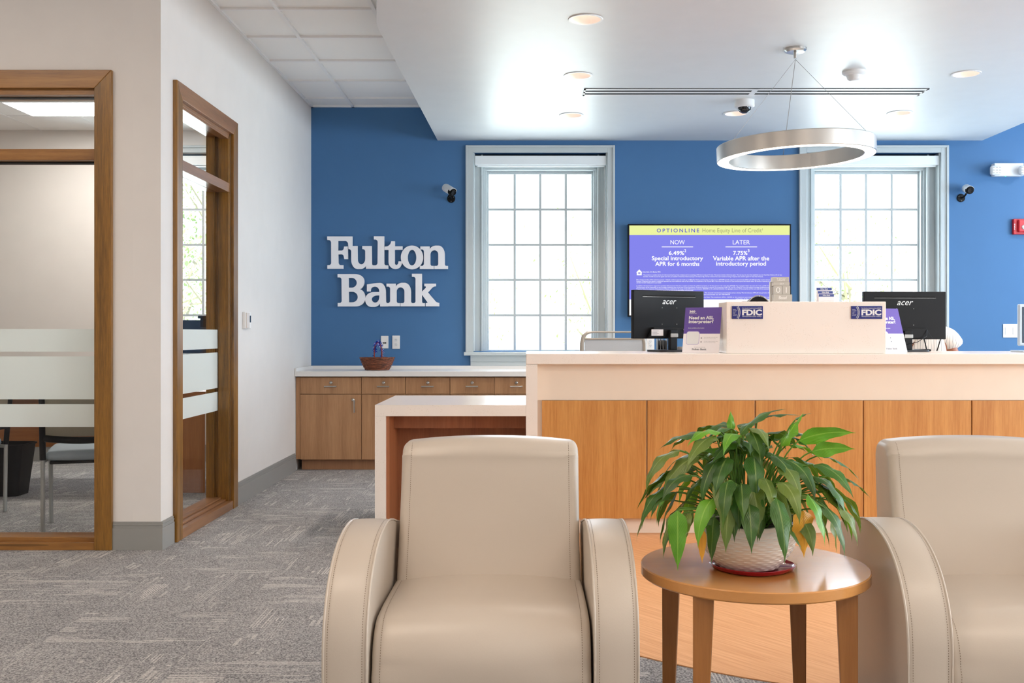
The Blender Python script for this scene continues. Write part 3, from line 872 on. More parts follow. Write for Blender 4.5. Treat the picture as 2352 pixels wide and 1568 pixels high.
plate(2304, 2374, 744, 775, 'white switch plate on the blue wall at the right edge', 'switch')

# thermostat on the office side wall
Dt = 1.965*FP/(1215-565.5); zt0_, zt1_ = WZ(755, Dt), WZ(716, Dt)
t = thing('thermostat', 'white thermostat with small grey screen beside the office window', 'thermostat', (XL, Dt, zt0_))
build('body', G().box(XL, XL+0.022, Dt-0.06, Dt+0.085, zt0_, zt1_), M_plate, t, bevel=0.005)
build('front_cover', G().box(XL+0.021, XL+0.03, Dt-0.05, Dt+0.02, zt0_+.006, zt1_-.006), plain('beige_plastic', 'd9cfc8', 0.5), t, bevel=0.003)
build('screen', G().box(XL+0.021, XL+0.0245, Dt+0.035, Dt+0.07, zt0_+.045, zt1_-.025), plain('grey_lcd', '39424a', 0.2), t)

# bullet cameras
def bullet(px, py, aim, label, dx=0.0):
    D = YB-0.02
    p = W(px, py, D)
    t = thing('security_camera', label, 'security camera', (p.x, YB, p.z))
    build('mount_plate', G().lathe([(0.037, 0), (0.037, -0.008), (0.033, -0.012)], (0, 0, 0), 28, axis='y').xf(Matrix.Translation((p.x, YB, p.z))), M_black, t, smooth=40)
    for a in (90, 210, 330): build('screw', G().ball((p.x+0.026*cos(radians(a)), YB-0.0125, p.z-0.026*sin(radians(a))), 0.0035, 8, 6), M_chrome, t)
    a = Vector(aim).normalized()
    c = Vector((p.x+a.x*0.09+dx, YB-0.115, p.z+0.062))
    build('arm', G().tube([(p.x, YB-0.01, p.z), (p.x+0.004, YB-0.045, p.z), (c.x-0.01, YB-0.075, p.z+0.012), (c.x, YB-0.085, c.z-0.03)], 0.008, 8), M_black, t, smooth=60)
    R = a.to_track_quat('Y', 'Z').to_matrix().to_4x4()
    def cyl(prof, mat, nm, par=t):
        return build(nm, G().lathe(prof, (0, 0, 0), 28, axis='y').xf(Matrix.Translation(c) @ R), mat, par, smooth=40)
    cyl([(0.030, -0.085), (0.036, -0.075), (0.036, 0.035), (0.034, 0.038)], M_white, 'housing')
    cyl([(0.0355, 0.038), (0.0355, 0.062), (0.033, 0.066)], M_black, 'front_bezel')
    cyl([(0.022, 0.062), (0.022, 0.088), (0.018, 0.088), (0.017, 0.078)], M_dark, 'lens')
    g = G().prism([(0.039*cos(radians(q)), 0.039*sin(radians(q))) for q in range(20, 161, 14)]+[(0.036*cos(radians(q)), 0.036*sin(radians(q))) for q in range(160, 19, -14)], -0.06, 0.075, 'y')
    build('sun_visor', g.xf(Matrix.Translation(c) @ R), M_white, t, smooth=30)
    return t
bullet(1036, 455.5, (0.55, -0.8, -0.42), 'white and black wall camera left of the left window', -0.055)
bullet(2209, 454, (-0.16, -0.95, -0.25), 'white and black wall camera right of the right window', 0.03)

# emergency light
D = YB-0.04
x0, x1, z0, z1 = WX(2281, D), WX(2348, D), WZ(405, D), WZ(375.5, D)
t = thing('emergency_light', 'white twin-head emergency light high at the right edge', 'emergency light', ((x0+x1)/2, YB, z0))
build('battery_case', G().box(x0, x1, YB-0.07, YB, z0, z1), M_white, t, bevel=0.006)
build('indicator', G().cbox(WX(2307, D), YB-0.06, z0-0.003, 0.008, 0.008, 0.006), plain('green_lens', '44d0a0', 0.3, emit=1.0), t)
for px, nm in ((2288, -1), (2354, 1)):
    cx = WX(px, D-0.08); cz = WZ(391, D-0.08)
    h = build('lamp_head', G().cbox(cx, YB-0.11, cz, 0.095, 0.05, 0.085), M_white, t, bevel=0.02, bseg=4)
    g = G()
    for i in range(3):
        for j in range(3): g.cbox(cx-0.028+0.028*i, YB-0.1362, cz-0.024+0.024*j, 0.018, 0.002, 0.006)
    build('led_cells', g, M_steel, h)
# fire alarm
D = YB-0.03
x0, x1, z0, z1 = WX(2327.5, D), WX(2362, D), WZ(538, D), WZ(502.5, D)
t = thing('fire_alarm', 'red fire alarm strobe on the blue wall at the right edge', 'fire alarm', ((x0+x1)/2, YB, z0))
M_red = plain('alarm_red', 'c8202a', 0.4)
build('backplate', G().box(x0, x1, YB-0.035, YB, z0, z1), M_red, t, bevel=0.006)
build('horn_body', G().box(x0+0.035, x1-0.01, YB-0.06, YB-0.03, z0+0.018, z1-0.01), M_red, t, bevel=0.01)
build('strobe', G().ball((x0+0.082, YB-0.062, (z0+z1)/2-0.008), 0.022, 16, 10, (1, 0.6, 1)), plain('strobe_lens', 'f3eee6', 0.15), t, smooth=60)
build('lettering', text_g('FIRE', -0.028, 0.028, 0, 0.009, 0, 0.02).xf(Matrix.Translation((x0+0.014, YB-0.0356, (z0+z1)/2)) @ Matrix.Rotation(radians(-90), 4, 'Y')), M_white, t, fix=False)

# ---------------------------------------------------------------- television
D = YB-0.075
x0, x1 = WX(1442.5, D), WX(1817, D); z1 = WZ(514.5, D); z0 = WZ(727, D)
t = thing('television', 'wall television showing a purple loan rate slide', 'television', ((x0+x1)/2, YB, z0))
build('housing', G().box(x0, x1, D+0.004, YB-0.02, z0, z1), M_black, t, bevel=0.003)
bz0 = 0.012
g = G().box(x0, x0+bz0, D, D+0.01, z0, z1).box(x1-bz0, x1, D, D+0.01, z0, z1).box(x0+bz0, x1-bz0, D, D+0.01, z0, z0+bz0).box(x0+bz0, x1-bz0, D, D+0.01, z1-bz0, z1)
build('bezel', g, M_black, t)
M_scr_v = emissive('screen_violet', '8686ee', 1.0)
M_scr_y = emissive('screen_yellow', 'eef6a2', 1.0)
M_scr_w = emissive('screen_white', 'ffffff', 1.05)
M_scr_t = emissive('screen_text_violet', '5a58c8', 1.0)
M_scr_g = emissive('screen_text_grey', 'a3a678', 1.0)
scr = build('screen', G().box(x0+bz0, x1-bz0, D+0.003, D+0.006, z0+bz0, z1-bz0), M_scr_v, t)
Ds = D+0.0025
zy = WZ(539.5, D); zw = WZ(687.5, D)
build('yellow_band', G().box(x0+bz0, x1-bz0, D+0.0022, D+0.003, zy, z1-bz0), M_scr_y, scr)
build('white_band', G().box(x0+bz0, x1-bz0, D+0.0022, D+0.003, z0+bz0, zw), M_scr_w, scr)
# slide writing: measured in photo pixels
def stx(body, px0, px1, py0, py1, bold=0.0, space=1.0):
    # scale so that cap height and width match
    return text_g(body, WX(px0, D), WX(px1, D), WZ(py1, D), WZ(py0, D), D+0.0015, bold*.6, 0, space=space)
build('slide_heading', stx('OPTIONLINE', 1508.5, 1606, 524.5, 533.5, 0.02, 1.4), M_scr_t, scr, fix=False)
build('slide_heading', stx('Home Equity Line of Credit\u00b9', 1613.5, 1752, 524, 536.5, -0.004), M_scr_g, scr, fix=False)
g = stx('NOW', 1540, 1573, 551, 561, 0.0); g2 = stx('LATER', 1683, 1722.5, 551, 561, 0.0)
g.box(WX(1520, D), WX(1592, D), D+0.0012, D+0.002, WZ(567.5, D), WZ(566, D)); g2.box(WX(1666.5, D), WX(1739, D), D+0.0012, D+0.002, WZ(567.5, D), WZ(566, D))
for b_, p0, p1, q0, q1 in (('6.49%', 1536, 1571.5, 576, 585.5), ('2', 1572, 1576, 572, 579), ('Special introductory', 1497, 1615, 588, 600.5), ('APR for 6 months', 1505, 1606.5, 600.5, 610.5),
                           ('7.75%', 1684, 1717, 576, 585.5), ('3', 1717.5, 1721.5, 572, 579), ('Variable APR after the', 1637.5, 1767, 588, 598), ('introductory period', 1645, 1759.5, 600, 613)):
    (g if p0 < 1630 else g2).merge(stx(b_, p0, p1, q0, q1, 0.035))
build('slide_text', g2, M_scr_w, scr, fix=False)
build('slide_text', g, M_scr_w, scr, fix=False)
# equal housing mark
g = G()
hx, hz = WX(1468.3, D), WZ(632, D); u = D/FP
g.prism([(hx-7*u, hz+6.5*u), (hx, hz+13.5*u), (hx+7*u, hz+6.5*u), (hx+5.6*u, hz+6.5*u), (hx+5.6*u, hz), (hx-5.6*u, hz), (hx-5.6*u, hz+6.5*u)], D+0.0012, D+0.002, 'y')
h = build('housing_mark', g, M_scr_w, scr)
g = G().box(hx-2.6*u, hx+2.6*u, D+0.0008, D+0.0012, hz+5.6*u, hz+7*u).box(hx-2.6*u, hx+2.6*u, D+0.0008, D+0.0012, hz+3*u, hz+4.4*u)
build('housing_mark_bars', g, M_scr_t, scr)
small = [
 (1476.5, 1518, 623, 'Fulton Bank, N.A. Member FDIC.'),
 (1477, 1796, 630, '\u00b9This product is a variable rate line of credit secured by the primary residence and not exceeding an 80% loan-to-value (LTV) ratio. This account includes a fixed-rate option. This rate may vary, but when established as a new Fixed Rate Advance, will not vary'),
 (1477, 1753, 634, 'thereafter. A $100 rate lock fee applies each time you establish a Fixed Rate Advance (except in the State of NJ). The fee is waived if the rate is locked at closing. A separate rate schedule applies for Fixed Rate Advances.'),
 (1462, 1812, 641, 'Most closing cost fees will be waived at account. 1-4 family residence secured results up to 80% LTV. Closing costs for lines of credit of up to $500,000 typically range from approximately $350 to $1,500 depending on loan amount, appraisal required and property'),
 (1462, 1812, 644.5, 'location. Properties that require a traditional appraisal may incur additional costs of up to $400. For properties in PA, NJ, and MD, if you close your account or your account goes into default within 36 months of opening it, you will be required to pay back'),
 (1462, 1519, 648, 'and then the bank initially paid on your behalf.'),
 (1462, 1812, 655, 'In addition, the borrower is required to purchase title insurance if the line is used to purchase the collateral property or the line amount is for more than $500,000. For properties held in the name of a trust, a $100 Trust Review fee will be charged and'),
 (1462, 1812, 658.5, 'The borrower will be responsible to pay mortgage satisfaction fees at the time of loan termination. Property insurance is required. For properties in MD, DE, and VA, a Deed of Trust will evidence mortgage established based on the Eligible Property Value.'),
 (1462, 1812, 662, 'Property Value, for purposes of the payment of taxes, is defined as the lesser of the following two amounts: $250,000 or the unlimited (whether the aggregate amount of the property and the sum total of any assessed lien. Mortgage transaction taxes'),
 (1462, 1593, 665.5, 'amount and home changed in amount of the next year for by the bank are the responsibility of the borrower.'),
 (1462, 1812, 671, '\u00b2Introductory APR offer. For the first six billing periods after account opening the introductory APR offer. The 6-month introductory period begins at loan closing. The introductory APR will not go below the floor rate of the account and'),
 (1462, 1677, 675, 'will vary thereafter based on the Prime Rate as published daily. Rates are accurate as of 10/10/24.'),
 (1462, 1812, 681, '\u00b3Your APR will be based on published daily plus or minus a margin, and will vary with the Prime Rate. The maximum APR is 18.00% or the maximum permitted by law. Your APR may vary but will never exceed'),
 (1690, 1808, 685, 'schedule of the account terms at a branch nearest you today.')]
g = G()
for p0, p1, q, b_ in small:
    gg = text_g(b_, WX(p0, D), WX(p1, D), WZ(q+2.9, D), WZ(q, D), D+0.0015, 0.01)
    g.merge(gg)
build('fine_print', g, M_scr_w, scr, fix=False)

# ---------------------------------------------------------------- back cabinets, worktop
YC = 8.56
cw_edges = [WX(p, YC) for p in (689.5, 830.5, 931.5, 1033.5, 1135, 1237)]
while cw_edges[-1] < 4.0: cw_edges.append(cw_edges[-1]+0.374)
zc_top = WZ(865, YC)
zd0 = WZ(905, YC); zb0 = WZ(1055, YC)
descs = ['walnut base cabinet nearest the office wall, with a full door showing', 'walnut base cabinet just right of the widest one, partly behind the low desk',
         'walnut base cabinet third from the office wall, only its drawer showing', 'walnut base cabinet fourth from the office wall, only its drawer showing',
         'walnut base cabinet touching the tall counter edge in view']
gcab = 'walnut base cabinets along the blue wall'
def cabinet(i, x0, x1, lab):
    t = thing('base_cabinet', lab, 'cabinet', ((x0+x1)/2, YC+.3, 0), gcab)
    build('body', G().box(x0, x1, YC+0.02, YB-0.005, 0.095, zc_top-0.002), M_cab, t)
    build('toe_kick', G().box(x0, x1, YC+0.06, YC+0.08, 0, 0.095), M_cabx, t)
    gp = 0.0022
    cx = (x0+x1)/2
    d = build('drawer', G().box(x0+gp, x1-gp, YC, YC+0.02, zd0+gp, zc_top-gp-.004), M_cab, t, bevel=0.001)
    def pull(a, b_, par):
        g = G().tube([a, b_], 0.0055, 8)
        for f in (0.12, 0.88):
            q = Vector(a).lerp(Vector(b_), f); g.tube([q, q+Vector((0, 0.03, 0))], 0.004, 6)
        build('handle', g, M_chrome, par, smooth=40)
    zz = WZ(887, YC)
    pull((cx-0.052, YC-0.028, zz), (cx+0.052, YC-0.028, zz), d)
    build('lock', G().lathe([(0.0125, 0), (0.0125, -0.006), (0.0085, -0.010), (0.0005, -0.0105)], (0, 0, 0), 20, axis='y').xf(Matrix.Translation((cx, YC, WZ(878.5, YC)))), M_chrome, d, smooth=40)
    d = build('door', G().box(x0+gp, x1-gp, YC, YC+0.02, zb0, zd0-gp), M_cab, t, bevel=0.001)
    hx = x1-0.058
    pull((hx, YC-0.028, WZ(947, YC)), (hx, YC-0.028, WZ(918, YC)), d)
    build('lock', G().lathe([(0.0125, 0), (0.0125, -0.006), (0.0085, -0.010), (0.0005, -0.0105)], (0, 0, 0), 20, axis='y').xf(Matrix.Translation((hx-0.015, YC, WZ(918, YC)))), M_chrome, d, smooth=40)
for i in range(5): cabinet(i, cw_edges[i], cw_edges[i+1], descs[i])
# filler against the wall
o = build('cabinet_filler', G().box(XL+0.003, cw_edges[0]-.001, YC+0.008, YC+0.03, 0.095, zc_top-.004), M_cab)
tag(o, 'narrow walnut filler strip between the wall and first cabinet', 'filler panel')
yw = 8.52
t = thing('worktop', 'long white quartz worktop on the walnut cabinets', 'worktop', (1, 8.85, WZ(864.5, yw)))
zt_ = WZ(852.5, yw)
build('slab', G().box(XL+0.002, cw_edges[5], yw, YB-0.002, WZ(864.5, yw), zt_), M_quartzb, t, bevel=0.002)
build('backsplash', G().box(XL+0.016, cw_edges[5], YB-0.018, YB-0.002, zt_, WZ(839.5, YB)), M_quartzb, t)
build('side_splash', G().box(XL+0.002, XL+0.016, yw, YB-.002, zt_, WZ(839.5, YB)), M_quartzb, t)

# wicker basket with ribbon decoration
Db = 8.80
xb, zb_ = WX(866.5, Db), zt_+0.003
t = thing('wicker_basket', 'dark brown wicker basket with blue ribbon handle on the white worktop', 'basket', (xb, Db, zb_))
M_wick = wood('wicker', '9a5636', '2e140b', 'x', rough=0.6, scale=5, contrast=1.6)
g = G(); rnd = random.Random(4)
hB = WZ(820, Db)-zb_
nr = 11
for i in range(nr):
    f = i/(nr-1); z = zb_+0.006+f*(hB-0.012)
    rx = 0.100+0.046*f**0.8; ry = 0.075+0.03*f
    pts = []
    ph = pi*i/1.0
    for k in range(49):
        q = 2*pi*k/48
        wv = 0.0035*sin(24*q/2*1.0+ph)
        pts.append((xb+(rx+wv)*cos(q), Db+(ry+wv)*sin(q), z+0.0012*sin(11*q+i*2)+rnd.uniform(-.0008, .0008)))
    g.tube(pts, 0.0062, 6, caps=False)
for i in range(24):
    q = 2*pi*i/24
    g.tube([(xb+0.099*cos(q), Db+0.074*sin(q), zb_+0.003), (xb+0.146*cos(q), Db+0.105*sin(q), zb_+hB)], 0.004, 5)
g.lathe([(0.1, zb_+0.001), (0.1, zb_+0.006)], (xb, Db, 0), 32)
build('woven_body', g, M_wick, t, smooth=60)
hx0 = WX(859.5, Db); hx1 = WX(877, Db)
pts = []
for k in range(17):
    q = pi*k/16
    pts.append(((hx0+hx1)/2-(hx1-hx0)/2*cos(q), Db, zb_+hB-0.01+0.135*sin(q)**0.6))
build('handle', G().tube(pts, 0.006, 6), plain('handle_wrap', '8c3324', 0.6), t, smooth=60)
g = G(); g2 = G()
for k in range(150):
    i = rnd.uniform(0, 15.99); a = Vector(pts[int(i)]).lerp(Vector(pts[int(i)+1]), i % 1)
    d = Vector((rnd.gauss(0, 1), rnd.gauss(0, 1), rnd.gauss(0, 1))).normalized()*rnd.uniform(0.012, 0.034)
    s_ = d.cross(Vector((0, 1, 0.2))).normalized()*rnd.uniform(0.002, 0.004)
    tgt = g if k % 4 else g2
    m = a+d*0.5+Vector((0, 0, 0.004))
    tgt.add([a-s_, a+s_, m+s_, a+d+s_*.3, a+d-s_*.3, m-s_], [(0, 1, 2, 5), (5, 2, 3, 4)])
build('ribbon_tinsel', g, plain('blue_tinsel', '2140b8', 0.25, metal=0.3), t, fix=False)
build('ribbon_tinsel', g2, plain('pale_tinsel', 'b9b6ee', 0.25, metal=0.3), t, fix=False)

# ---------------------------------------------------------------- reception counter
Y0 = 5.75; Y1 = 6.58
ZT = 1.044; XT = 4.25
xt0 = WX(1208, Y0); xt1 = WX(1234.5, Y0)
ztb = WZ(836.5, Y0)
t = desk = thing('reception_counter', 'long quartz and oak reception counter with a lower desk end', 'reception counter', (1.6, 6.1, 0))
zl1 = WZ(930, Y0); zl0 = WZ(955.5, Y0)
xl0 = WX(861, Y0); xl1 = WX(886, Y0)
build('counter_slab', G().box(xt0, XT, Y0, Y1, ztb, ZT), M_quartz, t, bevel=0.004)
build('waterfall_leg', G().box(xt0, xt1, Y0, Y1, 0.004, ztb-.0005), M_quartz, t)
build('low_desk_slab', G().box(xl0, xt0-.0005, Y0, Y1+0.06, zl0, zl1), M_quartz, t)
build('low_desk_leg', G().box(xl0, xl1, Y0, Y1+0.06, 0.001, zl0-.0005), M_quartz, t)
M_back = plain('laminate_warm_white', 'e6d8c6', 0.45)
yf = 5.825
build('fascia', G().box(xt1, XT, yf, yf+0.02, WZ(918.5, yf), ztb-.001), M_back, t)
build('backing_panel', G().box(xt1, XT, yf+0.012, Y1-0.05, 0.1, ztb-.002), M_back, t)
build('plinth', G().box(xt1, XT, 5.868, 5.90, 0.004, 0.1), M_back, t)
edges = [WX(p, yf) for p in (1243.5, 1485.5, 1734, 1982.5, 2231)]+[WX(2231, yf)+0.621, WX(2231, yf)+1.242, 4.2]
zp1, zp0 = WZ(918.5, yf)-.002, WZ(1190, yf)
M_seam = plain('seam_shadow_gap', '7a5a40', 0.8)
for i in range(len(edges)-1):
    build('oak_panel', G().box(edges[i]+0.0035, edges[i+1]-0.0035, yf-0.006, yf+0.0115, zp0, zp1), M_panel, t, bevel=0.0008)
# knee space of the low desk
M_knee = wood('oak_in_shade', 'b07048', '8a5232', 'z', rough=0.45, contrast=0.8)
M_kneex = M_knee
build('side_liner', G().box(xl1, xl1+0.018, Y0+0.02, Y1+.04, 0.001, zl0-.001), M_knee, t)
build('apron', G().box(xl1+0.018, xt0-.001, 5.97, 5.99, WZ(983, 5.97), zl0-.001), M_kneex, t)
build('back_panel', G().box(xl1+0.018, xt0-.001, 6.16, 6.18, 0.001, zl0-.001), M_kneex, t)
# staff work surface behind
build('staff_worktop', G().box(xt0, XT, Y1, Y1+0.3, 0.72, 0.75), M_quartzb, t)
build('staff_side_panel', G().box(xt0, xt0+.03, Y1, Y1+0.3, 0.001, 0.72).box(XT-.03, XT, Y1, Y1+0.3, 0.001, 0.72).box(1.9, 1.93, Y1, Y1+0.3, .001, .72), M_cab, t)
# raised box
yb0 = 5.78
xb0, xb1 = WX(1669, yb0), WX(2035, yb0); zb1 = WZ(692.5, yb0)
rb = build('raised_quartz_box', G().box(xb0, xb1, yb0, yb0+0.24, ZT+0.0005, zb1), M_quartz, None, bevel=0.003)
tag(rb, 'raised quartz box standing on the counter between the monitors', 'counter riser')

# insurance plates
for px0, lab in ((1681.5, 'navy deposit insurance plate on the left of the raised box'), (1955.5, 'navy deposit insurance plate on the right of the raised box')):
    yp = yb0-0.006
    x0, x1, z0, z1 = WX(px0, yp), WX(px0+71, yp), WZ(732, yp), WZ(702.5, yp)
    t = thing('insurance_plate', lab, 'sign plate', ((x0+x1)/2, yb0, z0))
    build('plate', G().box(x0, x1, yp, yb0-0.0005, z0, z1), M_navy, t, bevel=0.001)
    w, h = x1-x0, z1-z0
    g = text_g('FDIC', x0+w*.325, x0+w*.965, z0+h*.27, z0+h*.73, yp-0.0006, 0.045)
    g.merge(text_g('Each depositor insured to at least $250,000', x0+w*.33, x0+w*.955, z0+h*.80, z0+h*.875, yp-0.0006, 0.01))
    g.merge(text_g('Federal Deposit Insurance Corporation \u00b7 www.fdic.gov', x0+w*.33, x0+w*.955, z0+h*.13, z0+h*.205, yp-0.0006, 0.01))
    g.box(x0+w*.33, x0+w*.955, yp-.0008, yp-.0002, z0+h*.775, z0+h*.785).box(x0+w*.33, x0+w*.955, yp-.0008, yp-.0002, z0+h*.225, z0+h*.235)
    for i, (b_, ww) in enumerate((('Backed by', .10), ('the full faith', .13), ('and credit', .10), ('of the', .06), ('United States', .13), ('Government', .12))):
        zz = z0+h*(.70-.092*i)
        g.merge(text_g(b_, x0+w*.03, x0+w*(.03+ww), zz, zz+h*.05, yp-0.0006, 0.01))
    for r0, r1 in ((0.315, 0.322), (0.338, 0.345), (0.365, 0.380)):
        cxx, czz = x0+w*(-.115), z0+h*.5
        pa = []
        for q in range(-33, 34, 6): pa.append((cxx+w*r0*cos(radians(q))*1.0, czz+w*r0*sin(radians(q))))
        pb = []
        for q in range(33, -34, -6): pb.append((cxx+w*r1*cos(radians(q)), czz+w*r1*sin(radians(q))))
        pp = pa+pb
        n0 = len(pa)
        vs = [(p[0], yp-0.0006, p[1]) for p in pp]
        fs = [(k, k+1, len(pp)-2-k, len(pp)-1-k) for k in range(n0-1)]
        g.add(vs, fs)
    build('lettering', g, M_white, t, fix=False)

# ---------------------------------------------------------------- leaflets about interpreters
M_purple = plain('print_purple', '5a4296', 0.5)
M_paper = plain('paper_white', 'efe9ea', 0.6)
M_ink = plain('print_grey', '5a5a60', 0.6)
def leaflet(cx, cy, yaw, label):
    w, h = 0.199/0.92, 0.279
    t = thing('leaflet_stand', label, 'leaflet stand', (cx, cy, ZT+0.001))
    x0, x1 = cx-w/2, cx+w/2
    L = Matrix.Translation((cx, cy, ZT+0.001)) @ Matrix.Rotation(radians(-17), 4, 'X') @ Matrix.Translation((-cx, -cy, 0))
    def B(nm, g, m, fix=True): return build(nm, g.xf(L), m, t, fix=fix)
    zs = h*0.42
    B('card', G().box(x0, x1, cy, cy+0.002, 0, zs), M_paper)
    B('card', G().box(x0, x1, cy, cy+0.002, zs, h), M_purple)
    g = text_g('Need an ASL', x0+w*.12, x0+w*.80, h*.735, h*.81, cy-.0006, 0.03)
    g.merge(text_g('interpreter?', x0+w*.12, x0+w*.80, h*.63, h*.725, cy-.0006, 0.03))
    g.merge(text_g('360', x0+w*.12, x0+w*.28, h*.885, h*.935, cy-.0006, 0.05))
    g.merge(text_g('INTERPRETING', x0+w*.12, x0+w*.32, h*.86, h*.875, cy-.0006, 0.01))
    g.merge(text_g('Service available at this location', x0+w*.12, x0+w*.56, h*.535, h*.555, cy-.0006, 0.01))
    B('lettering', g, M_white, False)
    # blank rounded square where the scan code sits
    sq = fillet([(x0+w*.10, h*.19, .012), (x0+w*.43, h*.19, .012), (x0+w*.43, h*.46, .012), (x0+w*.10, h*.46, .012)])
    sq2 = fillet([(x0+w*.085, h*.178, .015), (x0+w*.445, h*.178, .015), (x0+w*.445, h*.472, .015), (x0+w*.085, h*.472, .015)])
    B('code_frame', G().prism(sq2, cy-.0006, cy-.0002, 'y'), plain('print_lilac', 'c7bcdc', 0.6) if 'print_lilac' not in bpy.data.materials else bpy.data.materials['print_lilac'])
    B('code_field', G().prism(sq, cy-.0012, cy-.0007, 'y'), M_white)
    g = G()
    for q, rows in ((0.325, ('Scan the QR code with your', 'phone to connect now')), (0.24, ('Tell the representative you', 'need an interpreter today'))):
        B('bullet', G().cbox(x0+w*.50, cy-.0006, h*q, .006, .0006, .006), M_ink)
        for k, b_ in enumerate(rows): g.merge(text_g(b_, x0+w*.57, x0+w*(.95-.06*k), h*(q+.006-k*.028), h*(q+.020-k*.028), cy-.0006, 0.0))
    g.merge(text_g('Provided in partnership by', x0+w*.32, x0+w*.62, h*.118, h*.132, cy-.0006, 0.0))
    g.merge(little_bank_words(x0+w*.26, x0+w*.66, h*.06, h*.10, cy-.0006))
    B('lettering', g, M_ink, False)
    g = G().add([(cx-.03, cy+.003, h*.8), (cx+.03, cy+.003, h*.8), (cx+.035, cy+.09, 0.03), (cx-.035, cy+.09, 0.03), (cx-.03, cy+.005, h*.8), (cx+.03, cy+.005, h*.8), (cx+.035, cy+.092, 0.03), (cx-.035, cy+.092, 0.03)],
                [(0, 1, 2, 3), (4, 7, 6, 5), (0, 3, 7, 4), (1, 5, 6, 2), (0, 4, 5, 1), (3, 2, 6, 7)])
    B('easel_back', g, M_paper)
    t.rotation_euler = (0, 0, radians(yaw))
    return t
Dl = 5.87
leaflet(WX(1609.5, Dl), Dl+0.015, -23, 'purple and white interpreter leaflet leaning left of the raised box')
leaflet(WX(2054, 6.14), 6.15, 23, 'purple and white interpreter leaflet half hidden right of the raised box')

# ---------------------------------------------------------------- monitors
def monitor(cx, cy, yaw, zc, label, sticker, tilt=0):
    w, h = 0.532, 0.30
    t = thing('computer_monitor', label, 'monitor', (cx, cy, ZT+0.001))
    z0 = zc-h/2
    build('shell', G().box(cx-w/2, cx+w/2, cy, cy+0.03, z0, z0+h), M_black, t, bevel=0.004)
    build('screen', G().box(cx-w/2+.006, cx+w/2-.006, cy+.0302, cy+0.032, z0+.014, z0+h-.006), plain('monitor_glass', '0a0b0d', 0.1), t)
    lb = build('lower_bulge', G().prism([(cx-w*.32, z0+.006), (cx+w*.32, z0+.006), (cx+w*.24, z0+h*.235), (cx-w*.24, z0+h*.235)], cy-.022, cy, 'y'), M_black, t, bevel=0.003)
    vx = w*.375
    g = G()
    for k in range(56): g.cbox(cx-vx+2*vx*(k+.5)/56, cy-.0004, z0+h*.885, .0035, .0012, .011)
    build('vent_slots', g, M_gap, t)
    build('vent_lip', G().cbox(cx, cy-.001, z0+h*.865, 2*vx, .001, .0012), M_steel, t)
    build('logo', text_g('acer', cx-.052, cx+.052, z0+h*.715, z0+h*.80, cy-.0012, 0.0, 0.35), M_chrome, t, fix=False)
    for sx in (-.055, .055):
        for z in (.64, .30): build('screw', G().ball((cx+sx, cy-.0008, z0+h*z), .003, 8, 6), M_chrome, t)
    if sticker:
        s = build('sticker', G().box(cx-w*.28, cx-w*.115, cy-.0226, cy-.022, z0+h*.06, z0+h*.19), M_paper, t)
        g = G()
        for k in range(4): g.box(cx-w*.27, cx-w*(.2-.02*(k % 2)), cy-.0232, cy-.0226, z0+h*(.075+.028*k), z0+h*(.081+.028*k))
        build('sticker_print', g, M_ink, s)
    build('neck', G().box(cx-.026, cx+.026, cy-.05, cy-.02, ZT+.012, z0+.055), M_black, t, bevel=0.004)
    build('neck_clip', G().box(cx-.028, cx+.028, cy-.056, cy-.0495, z0-.022+.03, z0+.012+.02), M_steel, t, bevel=0.003)
    build('base', G().prism(fillet([(cx-.12, cy-.1, .03), (cx+.12, cy-.1, .03), (cx+.12, cy+.09, .03), (cx-.12, cy+.09, .03)]), ZT+.001, ZT+.013, 'z'), M_dark, t, bevel=0.002)
    pts = [(cx+.09, cy-.024, z0+h*.2), (cx+.095, cy-.04, z0+.02), (cx+.11, cy-.05, z0-.01), (cx+.15, cy-.05, z0-.035), (cx+.19, cy-.03, z0-.05)]
    sgn = 1 if sticker else -1
    pts = [(cx+(p[0]-cx)*(1 if sticker else 1.0), p[1], p[2]) for p in pts] if sticker else [(cx+.13, cy-.024, z0+h*.2), (cx+.12, cy-.04, z0+.02), (cx+.06, cy-.05, z0-.015), (cx+.0, cy-.06, z0-.03), (cx-.05, cy-.07, z0-.05)]
    build('cable', G().tube(pts, 0.0022, 6), M_steel if sticker else M_dark, t, smooth=60)
    t.rotation_euler = (0, 0, radians(yaw))
    return t
Dm = 6.30
zc = WZ(722, Dm)
monitor(WX(1539, Dm), Dm+0.03, 27, zc, 'black monitor seen from behind, left of the raised box', True)
monitor(WX(2087, Dm), Dm+0.06, 4, WZ(724, Dm), 'black monitor seen from behind, right of the raised box', False)

# calendar of blocks
Dc = 5.93
def blk(nm, px0, px1, py0, py1, t, m, d0=0, d1=0.05, bev=0.001):
    return build(nm, G().box(WX(px0, Dc), WX(px1, Dc), Dc+d0, Dc+d1, WZ(py1, Dc), WZ(py0, Dc)), m, t, bevel=bev)
M_taupe = plain('taupe_wood', 'b5aea4', 0.6)
zbt = zb1+0.0005
t = thing('block_calendar', 'taupe wooden block calendar reading July 01 on the raised box', 'calendar', (WX(1795, Dc), Dc, zbt))
build('stand', G().box(WX(1776.5, Dc), WX(1819, Dc), Dc-.004, Dc+.06, zbt, WZ(676, Dc)), M_taupe, t, bevel=0.001)
build('stand_back', G().box(WX(1773, Dc), WX(1816, Dc), Dc+.056, Dc+.064, zbt, WZ(646, Dc)), M_white, t)
d1 = blk('number_block', 1778, 1796.6, 656.5, 675.8, t, M_taupe)
d2 = blk('number_block', 1797.2, 1815, 656.5, 675.8, t, M_taupe)
m1 = blk('month_block', 1776.5, 1814, 647.5, 656.3, t, M_taupe, .003)
